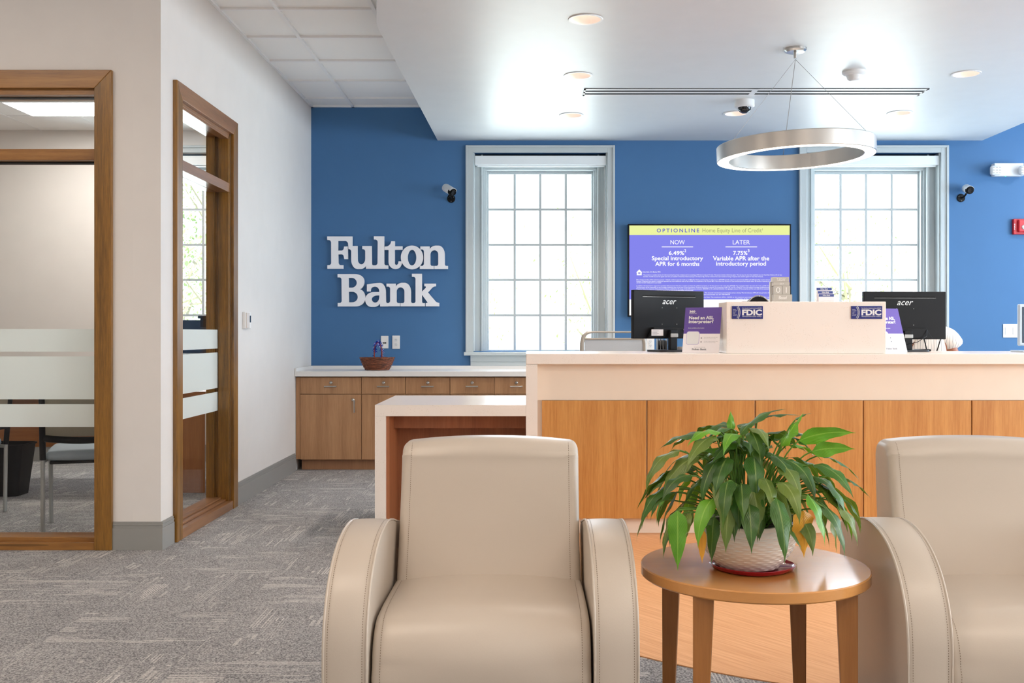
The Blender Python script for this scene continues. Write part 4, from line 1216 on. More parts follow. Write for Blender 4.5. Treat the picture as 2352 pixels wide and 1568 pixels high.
m2 = blk('weekday_block', 1775, 1813, 636, 647.3, t, M_taupe, .006)
M_pale = plain('calendar_print', 'f0ece6', 0.6)
def ctx(nm, b_, a, c, q0, q1, par, dd=0, **k): build(nm, text_g(b_, WX(a, Dc), WX(c, Dc), WZ(q1, Dc), WZ(q0, Dc), Dc+dd-.0006, **k), M_pale, par, fix=False)
ctx('numeral', '0', 1782.5, 1792, 659.5, 672, d1, bold=-0.01)
ctx('numeral', '1', 1805.2, 1806.8, 659.5, 672, d2, bold=-0.01)
ctx('lettering', 'JULY', 1791, 1800.5, 649.5, 654.5, m1, .003)
ctx('lettering', 'TUESDAY', 1784.5, 1804.5, 638.5, 645, m2, .006)
ctx('lettering', 'Blessed', 1788, 1807, 679.5, 687, t, -.004, shear=0.3, bold=0.005)

# leaflet holder with three stepped cards
t = thing('card_holder', 'clear holder of three stepped white cards with navy headers', 'card holder', (WX(1896, 5.92), 5.92, zbt))
M_header = plain('print_navy', '3a4a8c', 0.5)
for k, (px0, px1, py) in enumerate(((1875.5, 1910.5, 660.5), (1878.5, 1913, 668), (1880.5, 1915.5, 675))):
    yy = 5.98-0.025*k
    c_ = build('card', G().box(WX(px0, yy), WX(px1, yy), yy, yy+.004, zbt, WZ(py, yy)), M_paper, t)
    hd = build('header_strip', G().box(WX(px0, yy), WX(px1, yy), yy-.0006, yy, WZ(py+6, yy), WZ(py+.3, yy)), M_header, c_)
    g = little_bank_words(WX(px0+9, yy), WX(px1-9, yy), WZ(py+4.6, yy), WZ(py+1.4, yy), yy-.0012)
    build('lettering', g, M_white, c_, fix=False)
g = G().box(WX(1877, 5.9), WX(1921, 5.9), 5.90, 5.902, zbt, zbt+.05).box(WX(1877, 5.9), WX(1921, 5.9), 5.90, 6.0, zbt, zbt+.002)
build('clear_tray', g, M_glass, t)

# low dark gadget with an arched grey rim
t = thing('desk_gadget', 'low dark arched gadget with grey rim on the raised box', 'desk gadget', (WX(1738, 5.93), 5.93, zbt))
cx, cz = WX(1738, 5.93), zbt
arc = []
prof = [(-0.052, 0), (-0.048, .008), (-0.028, .028), (-0.008, .038), (.012, .040), (.032, .034), (.050, .020), (.064, .006), (.066, 0)]
build('body', G().prism([(cx+a, cz+b_*.85) for a, b_ in prof], 5.915, 5.98, 'y'), M_black, t, bevel=0.002)
build('rim', G().tube([(cx+a, 5.912, cz+b_*.93+0.001) for a, b_ in prof], 0.0035, 8), M_steel, t, smooth=60)
build('side_tab', G().box(cx-.085, cx-.045, 5.93, 5.97, cz, cz+.006), M_steel, t, bevel=0.002)
build('stud', G().ball((cx+.012, 5.909, cz+.036), .003, 8, 6), M_white, t)

# file holder and small tray behind the left monitor
Df = 6.50
t = thing('file_holder', 'grey upright file holder under the left monitor', 'file holder', (WX(1521, Df), Df, ZT+.001))
M_grey = plain('grey_plastic', '6f7378', 0.5)
for k, px in enumerate((1509, 1515, 1521, 1530)):
    build('divider', G().box(WX(px, Df), WX(px, Df)+.005, Df-.03, Df+.04, ZT+.001, WZ(778, Df)), M_grey, t)
build('back', G().box(WX(1509, Df), WX(1532, Df), Df+.035, Df+.04, ZT+.001, WZ(781, Df)), M_grey, t)
build('base', G().box(WX(1509, Df), WX(1532, Df), Df-.03, Df+.04, ZT+.001, ZT+.006), M_grey, t)
t = thing('sticky_note_stack', 'small stack of white pads under the left monitor', 'note pad', (WX(1562, 6.45), 6.45, ZT+.001))
build('pad', G().box(WX(1553, 6.45), WX(1570, 6.45), 6.42, 6.49, ZT+.001, ZT+.012), M_paper, t)
build('pad', G().box(WX(1555, 6.45), WX(1569, 6.45), 6.43, 6.48, ZT+.0125, ZT+.03), plain('pad_grey', 'c8c4be', 0.6), t)
# cup-like pen pot and tablet under the right monitor
o = build('signature_tablet', G().box(WX(2101, 6.55), WX(2128, 6.55), 6.475, 6.56, ZT+.001, ZT+.014), M_black, None, bevel=0.003)
tag(o, 'thin black signature pad with pale edge under the right monitor', 'signature pad')
# framed screen at the right edge of the picture
Dr = 6.2
x0, x1, z0, z1 = WX(2341, Dr), WX(2341, Dr)+.34, WZ(794, Dr), WZ(698, Dr)
t = thing('desktop_screen', 'silver-framed screen cut off at the right edge on the counter', 'monitor', ((x0+x1)/2, Dr, ZT+.001))
M_silver = plain('silver_plastic', 'b9c6d2', 0.35, metal=0.2)
build('frame', G().box(x0, x1, Dr, Dr+.03, z0, z1), M_silver, t, bevel=0.008, bseg=3)
build('back_panel', G().box(x0+.018, x1-.018, Dr-.003, Dr, z0+.018, z1-.018), plain('slate_panel', '22384c', 0.3), t, bevel=0.002)
build('neck', G().box((x0+x1)/2-.02, (x0+x1)/2+.02, Dr+.005, Dr+.02, ZT+.01, z0+.02), M_silver, t)
build('base', G().box(x0-.01, x1-.05, Dr-.06, Dr+.1, ZT+.001, ZT+.011), M_silver, t, bevel=0.004)
# ---------------------------------------------------------------- armchairs
M_leather = plain('taupe_leather', 'c0b4a6', 0.38, bump=0.06, bscale=260, spec=0.45)
M_stitch = plain('stitch_thread', '7c6a57', 0.7)
def arc_pts(cx, cy, rx, ry, a0, a1, n):
    return [(cx+rx*cos(radians(a0+(a1-a0)*i/n)), cy+ry*sin(radians(a0+(a1-a0)*i/n))) for i in range(n+1)]
def normals2(poly):
    n = len(poly); out = []
    area = sum(poly[i][0]*poly[(i+1) % n][1]-poly[(i+1) % n][0]*poly[i][1] for i in range(n))
    sg = 1 if area > 0 else -1
    for i in range(n):
        a = Vector(poly[i-1]); b = Vector(poly[(i+1) % n]); t = (b-a).normalized()
        out.append(Vector((t.y, -t.x))*sg)
    return out
def resample(poly, step):
    out = []; n = len(poly)
    for i in range(n):
        a = Vector(poly[i]); b = Vector(poly[(i+1) % n]); m = max(1, int((b-a).length/step))
        for k in range(m): q = a.lerp(b, k/m); out.append((q.x, q.y))
    return out
def cushion(poly, cx, hw, edge, crown, mask=None, nx=18):
    """closed (y,z) profile drawn across x with rounded ends and a crowned middle"""
    poly = resample(poly, 0.02)
    nn = normals2(poly)
    st = []
    for i in range(7):
        a = pi/2*i/6; st.append((-hw+edge*(1-cos(a)), edge*(1-sin(a))))
    inner = [-hw+edge+(2*hw-2*edge)*k/nx for k in range(1, nx)]
    st2 = [(x, 0) for x in inner]
    st = st+st2+[(-a, b) for a, b in reversed(st)]
    vs = []
    for x, ins in st:
        c = crown*(abs(x)/hw)**2.2
        for p, q in zip(poly, nn):
            k = mask(p) if mask else 1.0
            vs.append((cx+x, p[0]-q.x*(ins+c*k), p[1]-q.y*(ins+c*k)))
    n = len(poly); m = len(st); fs = []
    for i in range(m-1):
        for k in range(n): fs.append((i*n+k, i*n+(k+1) % n, (i+1)*n+(k+1) % n, (i+1)*n+k))
    fs.append(tuple(range(n-1, -1, -1))); fs.append(tuple(range((m-1)*n, m*n)))
    return G().add(vs, fs)
def stitches(path, nrm, pitch=0.0062, ln=0.0034, w=0.0007):
    g = G()
    acc = 0.0
    for i in range(len(path)-1):
        a, b = path[i], path[i+1]; L = (b-a).length
        if L < 1e-6: continue
        d = (b-a)/L; s_ = acc
        while s_ < L:
            p = a+d*s_; n = nrm[i]; c = d.cross(n).normalized()*w
            q = p+d*ln
            h = n*0.0006
            g.add([p-c+h, p+c+h, q+c+h, q-c+h], [(0, 1, 2, 3)])
            s_ += pitch
        acc = s_-L
    return g

CXC, YFc = -0.116, 2.43
t = arm1 = thing('armchair', 'taupe leather armchair left of the round table, seen head-on', 'armchair', (CXC, 2.85, 0))
HW = 0.268
# seat cushion
seat = [(2.94, 0.30), (2.94, 0.45)]+arc_pts(2.92, 0.452, 0.02, 0.02, 0, 90, 4)+[(2.80, 0.474), (2.66, 0.476), (2.585, 0.474)]+arc_pts(2.565, 0.344, 0.122, 0.128, 90, 180, 12)+[(2.446, 0.30), (2.452, 0.22), (2.47, 0.13), (2.50, 0.12)]
build('seat_cushion', cushion(seat, CXC, HW, 0.014, 0.020, mask=lambda p: 1.0 if p[1] > 0.33 else 0.4), M_leather, t, smooth=50)
# backrest
back = [(2.86, 0.40), (2.885, 0.46), (2.93, 0.56), (2.975, 0.68), (3.005, 0.78)]+arc_pts(3.072, 0.788, 0.066, 0.058, 178, 90, 10)+arc_pts(3.12, 0.80, 0.065, 0.046, 90, 0, 8)+[(3.18, 0.70), (3.15, 0.45), (3.12, 0.12), (2.95, 0.12), (2.95, 0.30)]
build('backrest', cushion(back, CXC, HW-0.004, 0.022, 0.016, mask=lambda p: 1.0 if p[1] > 0.80 else 0.45), M_leather, t, smooth=50)
# stitch lines on seat and back
def seam_on(poly, x, off_in, lo, hi, nm):
    P = resample(poly, 0.015); nn = normals2(P)
    path = []; nr = []
    for p, q in zip(P, nn):
        if lo(p):
            path.append(Vector((CXC+x, p[0]-q.x*off_in, p[1]-q.y*off_in))); nr.append(Vector((0, q.x, q.y)))
    return stitches(path, nr)
# arms: flat-sided with a crested front roll
A0, A1 = HW+0.006, 0.380
armp = [(3.14, 0.04), (3.14, 0.55)]+arc_pts(3.115, 0.557, 0.025, 0.025, 0, 78, 4)+[(3.0, 0.607), (2.92, 0.626), (2.86, 0.637)]
for i in range(0, 25):
    a = radians(90+90*i/24)
    e = 2/2.3
    armp.append((2.80+0.372*(-1)*abs(cos(a))**e, 0.37+0.272*abs(sin(a))**e))
armp += [(2.428, 0.2), (2.43, 0.04)]
for s in (-1, 1):
    c = CXC+s*(A0+A1)/2
    g = cushion(armp, c, (A1-A0)/2, 0.006, 0.003, nx=6)
    a = build('arm', g, M_leather, t, smooth=40)
    P = resample(armp, 0.012); nn = normals2(P)
    sel = [(p, q) for p, q in zip(P, nn) if q.y > -0.2 and p[1] > 0.06 and p[0] < 3.10]
    for xe in (-(A1-A0)/2+0.001, (A1-A0)/2-0.001):
        path = [Vector((c+xe, p[0]-q.x*0.003, p[1]-q.y*0.003)) for p, q in sel]
        build('piping', G().tube(path, 0.0032, 6), M_leather, a, smooth=60)
        xin = xe-math.copysign(0.010, xe)
        path = [Vector((c+xin, p[0]+q.x*-0.0005, p[1]+q.y*-0.0005)) for p, q in sel]
        nr = [Vector((0, q.x, q.y)) for p, q in sel]
        build('stitching', stitches(path, nr), M_stitch, a, fix=False)
# seat/back edge stitching following the cushion surface
def surf_seam(poly, hw, crown, mask, cond, nm, edge=0.022):
    P = resample(poly, 0.02); nn = normals2(P)
    for s in (-1, 1):
        x = s*(hw-edge)
        path = []; nr = []
        for p, q in zip(P, nn):
            if cond(p):
                k = crown*(abs(x)/hw)**2.2*mask(p)-0.0004
                path.append(Vector((CXC+x, p[0]-q.x*k, p[1]-q.y*k))); nr.append(Vector((0, q.x, q.y)))
        build(nm, stitches(path, nr), M_stitch, t, fix=False)
surf_seam(seat, HW, 0.020, lambda p: 1.0 if p[1] > 0.33 else 0.4, lambda p: p[0] < 2.9 and p[1] > 0.14, 'stitching')
surf_seam(back, HW-0.004, 0.016, lambda p: 1.0 if p[1] > 0.80 else 0.45, lambda p: p[0] < 3.05 and p[1] > 0.44, 'stitching', 0.030)
# frame under the seat and feet
build('base_frame', G().box(CXC-HW, CXC+HW, 2.48, 3.12, 0.05, 0.14), M_leather, t, bevel=0.004)
for sx in (-.33, .33):
    for y in (2.50, 3.07):
        build('foot', G().lathe([(0.018, 0.0), (0.024, 0.042)], (CXC+sx, y, 0), 16), M_dark, t, smooth=40)

arm2 = dup(arm1, (CXC+1.445, 2.85, 0), radians(-4), 'taupe leather armchair right of the round table, cut off by the frame')

# ---------------------------------------------------------------- round table
TX, TY, TZ, TR = 0.612, 2.757, 0.531, 0.3055
M_maple = wood('maple_table', 'd6995a', 'bd8040', 'x', rough=0.16, scale=0.7, contrast=0.45, coat=0.5)
M_mapleleg = wood('maple_leg', 'b97f45', '8f5a2a', 'z', rough=0.35, scale=0.8, contrast=0.6)
t = thing('side_table', 'round maple side table between the two armchairs', 'side table', (TX, TY, 0))
g = G().lathe([(0.0005, TZ), (TR-0.003, TZ), (TR, TZ-0.003), (TR, TZ-0.026), (TR-0.004, TZ-0.030), (0.0005, TZ-0.030)], (TX, TY, 0), 128)
build('tabletop', g, M_maple, t, smooth=35)
for k in range(4):
    a = radians(-130.5+90*k)
    r = 0.262
    lx, ly = TX+r*cos(a), TY+r*sin(a)
    # square tapered leg turned a little; outer edge upright, inner edge tapering
    wt, wb = 0.052, 0.030
    rotl = radians(-130.5+90*k+28)
    M = Matrix.Translation((lx, ly, 0)) @ Matrix.Rotation(rotl, 4, 'Z')
    h = wt/2
    top = [(-h, -h), (h, -h), (h, h), (-h, h)]
    bot = [(h-wb, -h), (h, -h), (h, -h+wb), (h-wb, -h+wb)]
    vs = [(x, y, 0.0) for x, y in bot]+[(x, y, TZ-0.0305) for x, y in top]
    g = G().add(vs, [(3, 2, 1, 0), (4, 5, 6, 7), (0, 1, 5, 4), (1, 2, 6, 5), (2, 3, 7, 6), (3, 0, 4, 7)]).xf(M)
    build('leg', g, M_mapleleg, t, bevel=0.002)

# red saucer
PX, PY = TX-0.026, 2.715
M_saucer = plain('red_plastic', 'a5142a', 0.15)
g = G()
def blob(r, n=96): return [r*(1+0.012*cos(4*q)+0.02*cos(2*q+0.6)) for q in [2*pi*k/n for k in range(n)]]
prof = [(0.0005, TZ+0.0015), (0.098, TZ+0.0008), (0.106, TZ+0.004), (0.112, TZ+0.013), (0.109, TZ+0.014), (0.102, TZ+0.006), (0.0005, TZ+0.005)]
g.lathe(prof, (0, 0, 0), 96)
for v in g.v:
    q = math.atan2(v.y, v.x); f = 1+0.02*cos(4*q+0.5)
    v.x *= f; v.y *= f*0.96
g.xf(Matrix.Translation((PX+0.012, PY-.004, 0)))
sc_ = build('saucer', g, M_saucer, None, smooth=50)
tag(sc_, 'red plastic plant saucer on the round table', 'saucer')

# ---------------------------------------------------------------- potted plant
PZ = TZ+0.0062
t = plant = thing('potted_plant', 'leafy green potted plant in a white basketweave pot on the round table', 'potted plant', (PX, PY, PZ))
M_pot = plain('glazed_white_ceramic', 'ece4da', 0.12, coat=0.3)
g = G(); n = 192
rows = 56
H = 0.128
def prof_r(f): return 0.078+0.056*(1-(1-min(1, f/0.95))**2.2)
vs = []; fs = []
for i in range(rows+1):
    f = i/rows; z = PZ+H*f
    for k in range(n):
        q = 2*pi*k/n
        r = prof_r(f)
        band = int(f*20)
        wv = 0.0011*sin(20*q+(band % 2)*pi)*abs(sin(pi*f*20))**0.6 if f < 0.94 else 0.0028
        wv += 0.0022*abs(sin(pi*f*20)) if f < 0.94 else 0
        zz = z+(0.006*cos(2*q+0.4)*f**3)
        vs.append((PX+(r+wv)*cos(q), PY+(r+wv)*sin(q)*0.98, zz))
for k in range(n):
    q = 2*pi*k/n
    vs.append((PX+(prof_r(1)-0.006)*cos(q), PY+(prof_r(1)-0.006)*sin(q)*.98, PZ+H+0.006*cos(2*q+0.4)))
for k in range(n):
    q = 2*pi*k/n
    vs.append((PX+(prof_r(.75)-0.008)*cos(q), PY+(prof_r(.75)-0.008)*sin(q)*.98, PZ+H*.75))
for i in range(rows+2):
    for k in range(n): fs.append((i*n+k, i*n+(k+1) % n, (i+1)*n+(k+1) % n, (i+1)*n+k))
fs.append(tuple(range(n-1, -1, -1)))
build('pot', G().add(vs, fs), M_pot, t, smooth=75, fix=False)
rnd = random.Random(11)
g = G().lathe([(0.0005, PZ+H*.86), (0.06, PZ+H*.85), (0.122, PZ+H*.84)], (PX, PY, 0), 48)
for v in g.v: v.z += rnd.uniform(-.004, .004)
build('soil', g, plain('potting_soil', '2a1d15', 0.95, bump=0.8, bscale=120), t, smooth=60)

def leaf_mat(name, c1, c2, cv, rough=0.35):
    m, nt, b = new_mat(name)
    tc = nt.nodes.new('ShaderNodeTexCoord')
    uv = nt.nodes.new('ShaderNodeUVMap')
    sp = nt.nodes.new('ShaderNodeSeparateXYZ'); nt.links.new(uv.outputs[0], sp.inputs[0])
    n = nt.nodes.new('ShaderNodeTexNoise'); n.inputs['Scale'].default_value = 9; n.inputs['Detail'].default_value = 2
    nt.links.new(tc.outputs['Object'], n.inputs['Vector'])
    f = node_math(nt, 'MULTIPLY_ADD', n.outputs['Fac'], 3.0, -1.0)
    cl = nt.nodes.new('ShaderNodeClamp'); nt.links.new(f, cl.inputs[0])
    col = mixcol(nt, cl.outputs[0], srgb(c1), srgb(c2))
    # veins: uv.x across (0..1), uv.y along
    ax = node_math(nt, 'ABSOLUTE', node_math(nt, 'SUBTRACT', sp.outputs[0], 0.5))
    mid = node_math(nt, 'LESS_THAN', ax, 0.035)
    s_ = node_math(nt, 'SUBTRACT', node_math(nt, 'MULTIPLY', sp.outputs[1], 15.0), node_math(nt, 'MULTIPLY', ax, 11.0))
    vn = node_math(nt, 'GREATER_THAN', node_math(nt, 'SINE', node_math(nt, 'MULTIPLY', s_, 6.283)), 0.72)
    vv = node_math(nt, 'MAXIMUM', node_math(nt, 'MULTIPLY', vn, 0.16), node_math(nt, 'MULTIPLY', mid, 0.7))
    col = mixcol(nt, vv, col, srgb(cv))
    nt.links.new(col, b.inputs['Base Color'])
    b.inputs['Roughness'].default_value = rough
    bp = nt.nodes.new('ShaderNodeBump'); bp.inputs['Strength'].default_value = 0.13; bp.inputs['Distance'].default_value = 0.002
    nt.links.new(node_math(nt, 'SINE', node_math(nt, 'MULTIPLY', s_, 6.283)), bp.inputs['Height']); nt.links.new(bp.outputs['Normal'], b.inputs['Normal'])
    out = nt.nodes['Material Output']
    tl = nt.nodes.new('ShaderNodeBsdfTranslucent'); nt.links.new(mixcol(nt, 0.35, col, srgb('b8d030')), tl.inputs[0])
    mx = nt.nodes.new('ShaderNodeMixShader'); mx.inputs[0].default_value = 0.22
    nt.links.new(b.outputs[0], mx.inputs[1]); nt.links.new(tl.outputs[0], mx.inputs[2]); nt.links.new(mx.outputs[0], out.inputs[0])
    return m
M_leafA = leaf_mat('leaf_dark_green', '24481a', '3c7026', '88a058')
M_leafB = leaf_mat('leaf_fresh_green', '4f8f22', '6fae2a', '9cc850')
M_leafC = leaf_mat('leaf_olive', '55702c', '6d8234', '98a860')
M_leafY = leaf_mat('leaf_yellow', 'e09a20', 'eda832', 'c88018')
M_stem = plain('stem_green', '5f8a30', 0.5)

LV = {m: (G(), []) for m in 'ABCY'}
def safe(p):
    x, y, z = p
    r = math.hypot(x-PX, y-PY)
    if r < 0.155 and z < PZ+H+0.01 and r > 0.05:     # stay outside the pot wall
        f = max(0, min(1, (z-PZ)/H)); rr = prof_r(f)+0.006
        if r < rr and z < PZ+H-0.004: k = rr/r; x = PX+(x-PX)*k; y = PY+(y-PY)*k
    if z < TZ+0.008 and math.hypot(x-TX, y-TY) < TR+.01: z = TZ+0.008
    if x > 0.885 and z < 0.70: x = 0.885
    return Vector((x, y, z))
def leaf(kind, base, az, el0, el1, L, Wd, twist=0.0, ph=0.0, curve=0.0):
    g, uvs = LV[kind]
    n = 11; m = 5
    p = Vector(base); vs = []; fs = []; uv = []
    for i in range(n+1):
        f = i/n
        el = radians(el0+(el1-el0)*(f**0.8)); a = az+curve*f
        d = Vector((cos(el)*cos(a), cos(el)*sin(a), sin(el)))
        side = Vector((-sin(a), cos(a), 0))
        up = d.cross(side)*-1.0
        tw = twist*(0.3+0.7*f) if abs(twist) < 1 else twist
        sd = side*cos(tw)+up*sin(tw); u2 = up*cos(tw)-side*sin(tw)
        w = Wd*0.62*(sin(pi*min(1, f**0.62))**0.85)*(1-0.42*f)+0.0006
        if f > 0.80: w *= (1-f)/0.20*0.8+0.10
        for j in range(m):
            s_ = (j/(m-1)-0.5)*2
            wave = 0.20*w*sin(f*15+ph+(1.3 if s_ > 0 else 0))*abs(s_)
            q = p+sd*(w*s_*0.94)+u2*(abs(s_)**1.3*w*0.20+wave)
            vs.append(safe(q)); uv.append((j/(m-1), f))
        p = p+d*(L/n)
    b0 = len(g.v)
    for i in range(n):
        for j in range(m-1): fs.append((i*m+j, i*m+j+1, (i+1)*m+j+1, (i+1)*m+j))
    g.add(vs, fs)
    uvs += uv
GS = G()
def petiole(base, az, r0, lift, rad=0.0021):
    a0 = az+rnd.uniform(-.5, .5)
    s0 = Vector((PX+r0*cos(a0), PY+r0*sin(a0), PZ+H*.84))
    b = Vector(base)
    mid = s0.lerp(b, 0.5); mid.z = max(s0.z, b.z)*0.5+mid.z*.5+lift
    pts = []
    for k in range(8):
        f = k/7; q = s0*(1-f)**2+mid*2*f*(1-f)+b*f*f
        pts.append(q)
    GS.tube(pts, rad, 5)
def add(kind, az, r1, z1, el0, el1, L, Wd, curve=0.0):
    base = (PX+r1*cos(az), PY+r1*sin(az), z1)
    petiole(base, az, rnd.uniform(0.0, 0.06), rnd.uniform(0.01, 0.04))
    leaf(kind, base, az+rnd.uniform(-.15, .15), el0, el1, L, Wd, rnd.uniform(-.8, .8), rnd.uniform(0, 6), curve)
for k in range(44):      # hanging skirt
    az = 2*pi*k/44+rnd.uniform(-.14, .14)
    add(rnd.choice('AAAABCC'), az, rnd.uniform(0.15, 0.235), rnd.uniform(0.70, 0.775), rnd.uniform(-50, -15), rnd.uniform(-98, -88), rnd.uniform(.12, .17), rnd.uniform(.034, .048))
for k in range(40):      # middle shoulder
    az = 2*pi*k/40+rnd.uniform(-.2, .2)
    add(rnd.choice('AAAACC'), az, rnd.uniform(0.10, 0.20), rnd.uniform(0.775, 0.85), rnd.uniform(-20, 15), rnd.uniform(-95, -65), rnd.uniform(.12, .165), rnd.uniform(.038, .052))
for k in range(34):      # upper dome
    az = 2*pi*k/40+rnd.uniform(-.3, .3)
    add(rnd.choice('AAAABC'), az, rnd.uniform(0.03, 0.135), rnd.uniform(0.84, 0.905), rnd.uniform(-5, 30), rnd.uniform(-80, -40), rnd.uniform(.10, .145), rnd.uniform(.036, .050))
for k in range(12):      # inner fillers
    az = rnd.uniform(0, 2*pi)
    add('A', az, rnd.uniform(0.0, 0.06), rnd.uniform(0.80, 0.86), rnd.uniform(45, 75), rnd.uniform(-10, 30), rnd.uniform(.07, .09), rnd.uniform(.04, .048))
# leaves placed as the photo shows them (x px, y px of base; azimuth; ...)
def at(px, py, D=None):
    D = D or PY
    return Vector((WX(px, D), D, WZ(py, D)))
def special(kind, px, py, D, az, el0, el1, L, Wd, curve=0.0, tw=0.0):
    b = at(px, py, D)
    petiole(b, math.atan2(b.y-PY, b.x-PX), 0.03, 0.02)
    leaf(kind, b, radians(az), el0, el1, L, Wd, tw, 1.0, curve)
special('B', 1680, 990, PY, 100, 88, 80, .055, .022)                # upright light leaf, top left
special('A', 1700, 1000, PY, 20, 55, -5, .17, .045)                 # to the top middle
special('A', 1740, 960, PY+.03, 10, 15, -10, .13, .035)
special('B', 1795, 1025, PY-.02, 10, 62, 48, .11, .060, 0, 0)           # bright blade right of the middle
special('A', 1826, 965, PY, 10, 45, -5, .055, .016)
special('B', 1835, 1012, PY-.04, 0, 24, -8, .155, .044, 0, 1.3)                 # long leaf out to the right
special('B', 1865, 1036, PY-.06, 0, 14, -8, .115, .042, 0, 1.3)
special('A', 1880, 1045, PY, -5, -5, -60, .14, .036)
special('A', 1915, 1090, PY-.02, 0, -8, -58, .125, .040)            # far right tip
special('A', 1560, 1070, PY, 185, -25, -62, .145, .036)             # far left tip
special('A', 1555, 1130, PY-.03, 200, 10, -92, .12, .040)
special('B', 1556, 1172, PY-.17, 265, -75, -95, .150, .048)         # yellow-green hanging on the left
special('C', 1585, 1165, PY-.05, 230, -50, -95, .10, .034)
special('A', 1690, 1110, PY-.14, 265, -20, -92, .14, .052)
special('C', 1725, 1110, PY-.15, 275, -30, -94, .14, .054)
special('C', 1665, 1100, PY-.13, 255, -20, -85, .14, .056)
special('A', 1740, 1170, PY-.155, 275, -60, -95, .08, .036)
special('A', 1785, 1170, PY-.15, 300, -30, -70, .12, .048, .4)
special('C', 1790, 1125, PY-.12, 330, 5, -40, .13, .052)
special('C', 1880, 1110, PY-.10, 320, -25, -85, .13, .046)
special('A', 1925, 1140, PY-.06, 350, -20, -95, .12, .034)
special('C', 1900, 1170, PY-.10, 330, -60, -96, .115, .036)
special('Y', 1845, 1172, PY-.19, 290, -84, -93, .118, .060)        # the yellow leaf right of the pot
special('Y', 1612, 1215, PY-.15, 262, -70, -80, .085, .022)
special('A', 1640, 1185, PY-.12, 240, -70, -92, .12, .034)
for kind, nm, mt, lab in (('A', 'foliage', M_leafA, None), ('B', 'foliage', M_leafB, 'fresh light green leaves'), ('C', 'foliage', M_leafC, 'dull olive green leaves'), ('Y', 'yellow_leaves', M_leafY, 'yellowed drooping leaves')):
    g, uvs = LV[kind]
    o = build(nm, g, mt, t, smooth=80, fix=False)
    uvl = o.data.uv_layers.new(name='UVMap')
    for lp in o.data.loops: uvl.data[lp.index].uv = uvs[lp.vertex_index]
    if lab: o['label'] = lab
build('stems', GS, M_stem, t, smooth=60)

# ---------------------------------------------------------------- office chair behind the counter
M_mesh = plain('grey_mesh_fabric', 'b4b8bd', 0.8, bump=0.4, bscale=500)
M_chairf = plain('champagne_frame', 'a79f95', 0.35, metal=0.3)
def office_chair(cx, cy, ztop, label, w=0.44):
    t = thing('office_chair', label, 'office chair', (cx, cy, 0))
    zs = ztop-0.62
    # curved top rail and side posts
    h = w/2
    pts = [(cx-h-.012, cy-.02, zs+.12), (cx-h-.006, cy-.03, ztop-.08), (cx-h+.004, cy-.03, ztop-.03), (cx-h+.03, cy-.03, ztop-.006), (cx-h+.07, cy-.03, ztop), (cx+h-.07, cy-.03, ztop), (cx+h-.03, cy-.03, ztop-.006), (cx+h-.004, cy-.03, ztop-.03), (cx+h+.006, cy-.03, ztop-.08), (cx+h+.012, cy-.02, zs+.12)]
    build('back_frame', G().tube(pts, 0.012, 10, radii=[.016, .016, .015, .012, .007, .007, .012, .015, .016, .016]), M_chairf, t, smooth=60)
    build('backrest_rail', G().box(cx-h+.012, cx+h-.004, cy-.038, cy-.022, ztop-.056, ztop-.042), M_chairf, t, bevel=.003)
    build('backrest', G().box(cx-h+.012, cx+h-.004, cy-.033, cy-.027, zs+.14, ztop-.056), M_mesh, t)
    build('seat', G().prism(fillet([(cx-h, cy-.02, .05), (cx+h, cy-.02, .05), (cx+h, cy+.44, .08), (cx-h, cy+.44, .08)]), zs-.05, zs+.02, 'z'), M_mesh, t, bevel=.015)
    build('column', G().tube([(cx, cy+.2, .09), (cx, cy+.2, zs-.05)], .025, 12), M_chrome, t, smooth=40)
    g = G()
    for k in range(5):
        a = 2*pi*k/5; g.tube([(cx, cy+.2, .10), (cx+.29*cos(a), cy+.2+.29*sin(a), .065)], .016, 8)
    build('star_base', g, M_dark, t, smooth=40)
    for k in range(5):
        a = 2*pi*k/5; build('caster', G().lathe([(.028, -.018), (.028, .018)], (0, 0, 0), 16, axis='x').xf(Matrix.Translation((cx+.29*cos(a), cy+.2+.29*sin(a), .0285))), M_black, t, smooth=40)
    for s in (-1, 1):
        build('armrest', G().tube([(cx+s*h, cy+.05, zs-.02), (cx+s*(h+.03), cy+.06, zs+.19), (cx+s*(h+.03), cy+.28, zs+.20)], .014, 8), M_dark, t, smooth=60)
    return t
Dch = 7.35
office_chair(WX(1408, Dch), Dch, WZ(762.5, Dch), 'grey mesh office chair whose back rises left of the left monitor')
oc2 = office_chair(2.83, 7.28, 1.09, 'office chair the striped-blouse person sits on', 0.42)
oc2.rotation_euler = (0, 0, pi)
oc2.location = (2.83, 7.52, 0)

# ---------------------------------------------------------------- person behind the right monitor
M_skin = plain('skin', '9c5f42', 0.5)
def stripes():
    m, nt, b = new_mat('striped_blouse')
    tc = nt.nodes.new('ShaderNodeTexCoord'); sp = nt.nodes.new('ShaderNodeSeparateXYZ')
    nt.links.new(tc.outputs['Object'], sp.inputs[0])
    n = nt.nodes.new('ShaderNodeTexNoise'); n.inputs['Scale'].default_value = 7; nt.links.new(tc.outputs['Object'], n.inputs['Vector'])
    v = node_math(nt, 'ADD', sp.outputs[0], node_math(nt, 'MULTIPLY', n.outputs['Fac'], 0.03))
    f = node_math(nt, 'FRACT', node_math(nt, 'MULTIPLY', v, 52.0))
    k = node_math(nt, 'LESS_THAN', f, 0.14)
    nt.links.new(mixcol(nt, node_math(nt, 'MULTIPLY', k, .7), srgb('efe6dc'), srgb('6b6468')), b.inputs['Base Color'])
    b.inputs['Roughness'].default_value = 0.85
    return m
M_blouse = stripes()
M_hair = plain('dark_hair', '1e1512', 0.5)
M_trous = plain('dark_trousers', '23242c', 0.8)
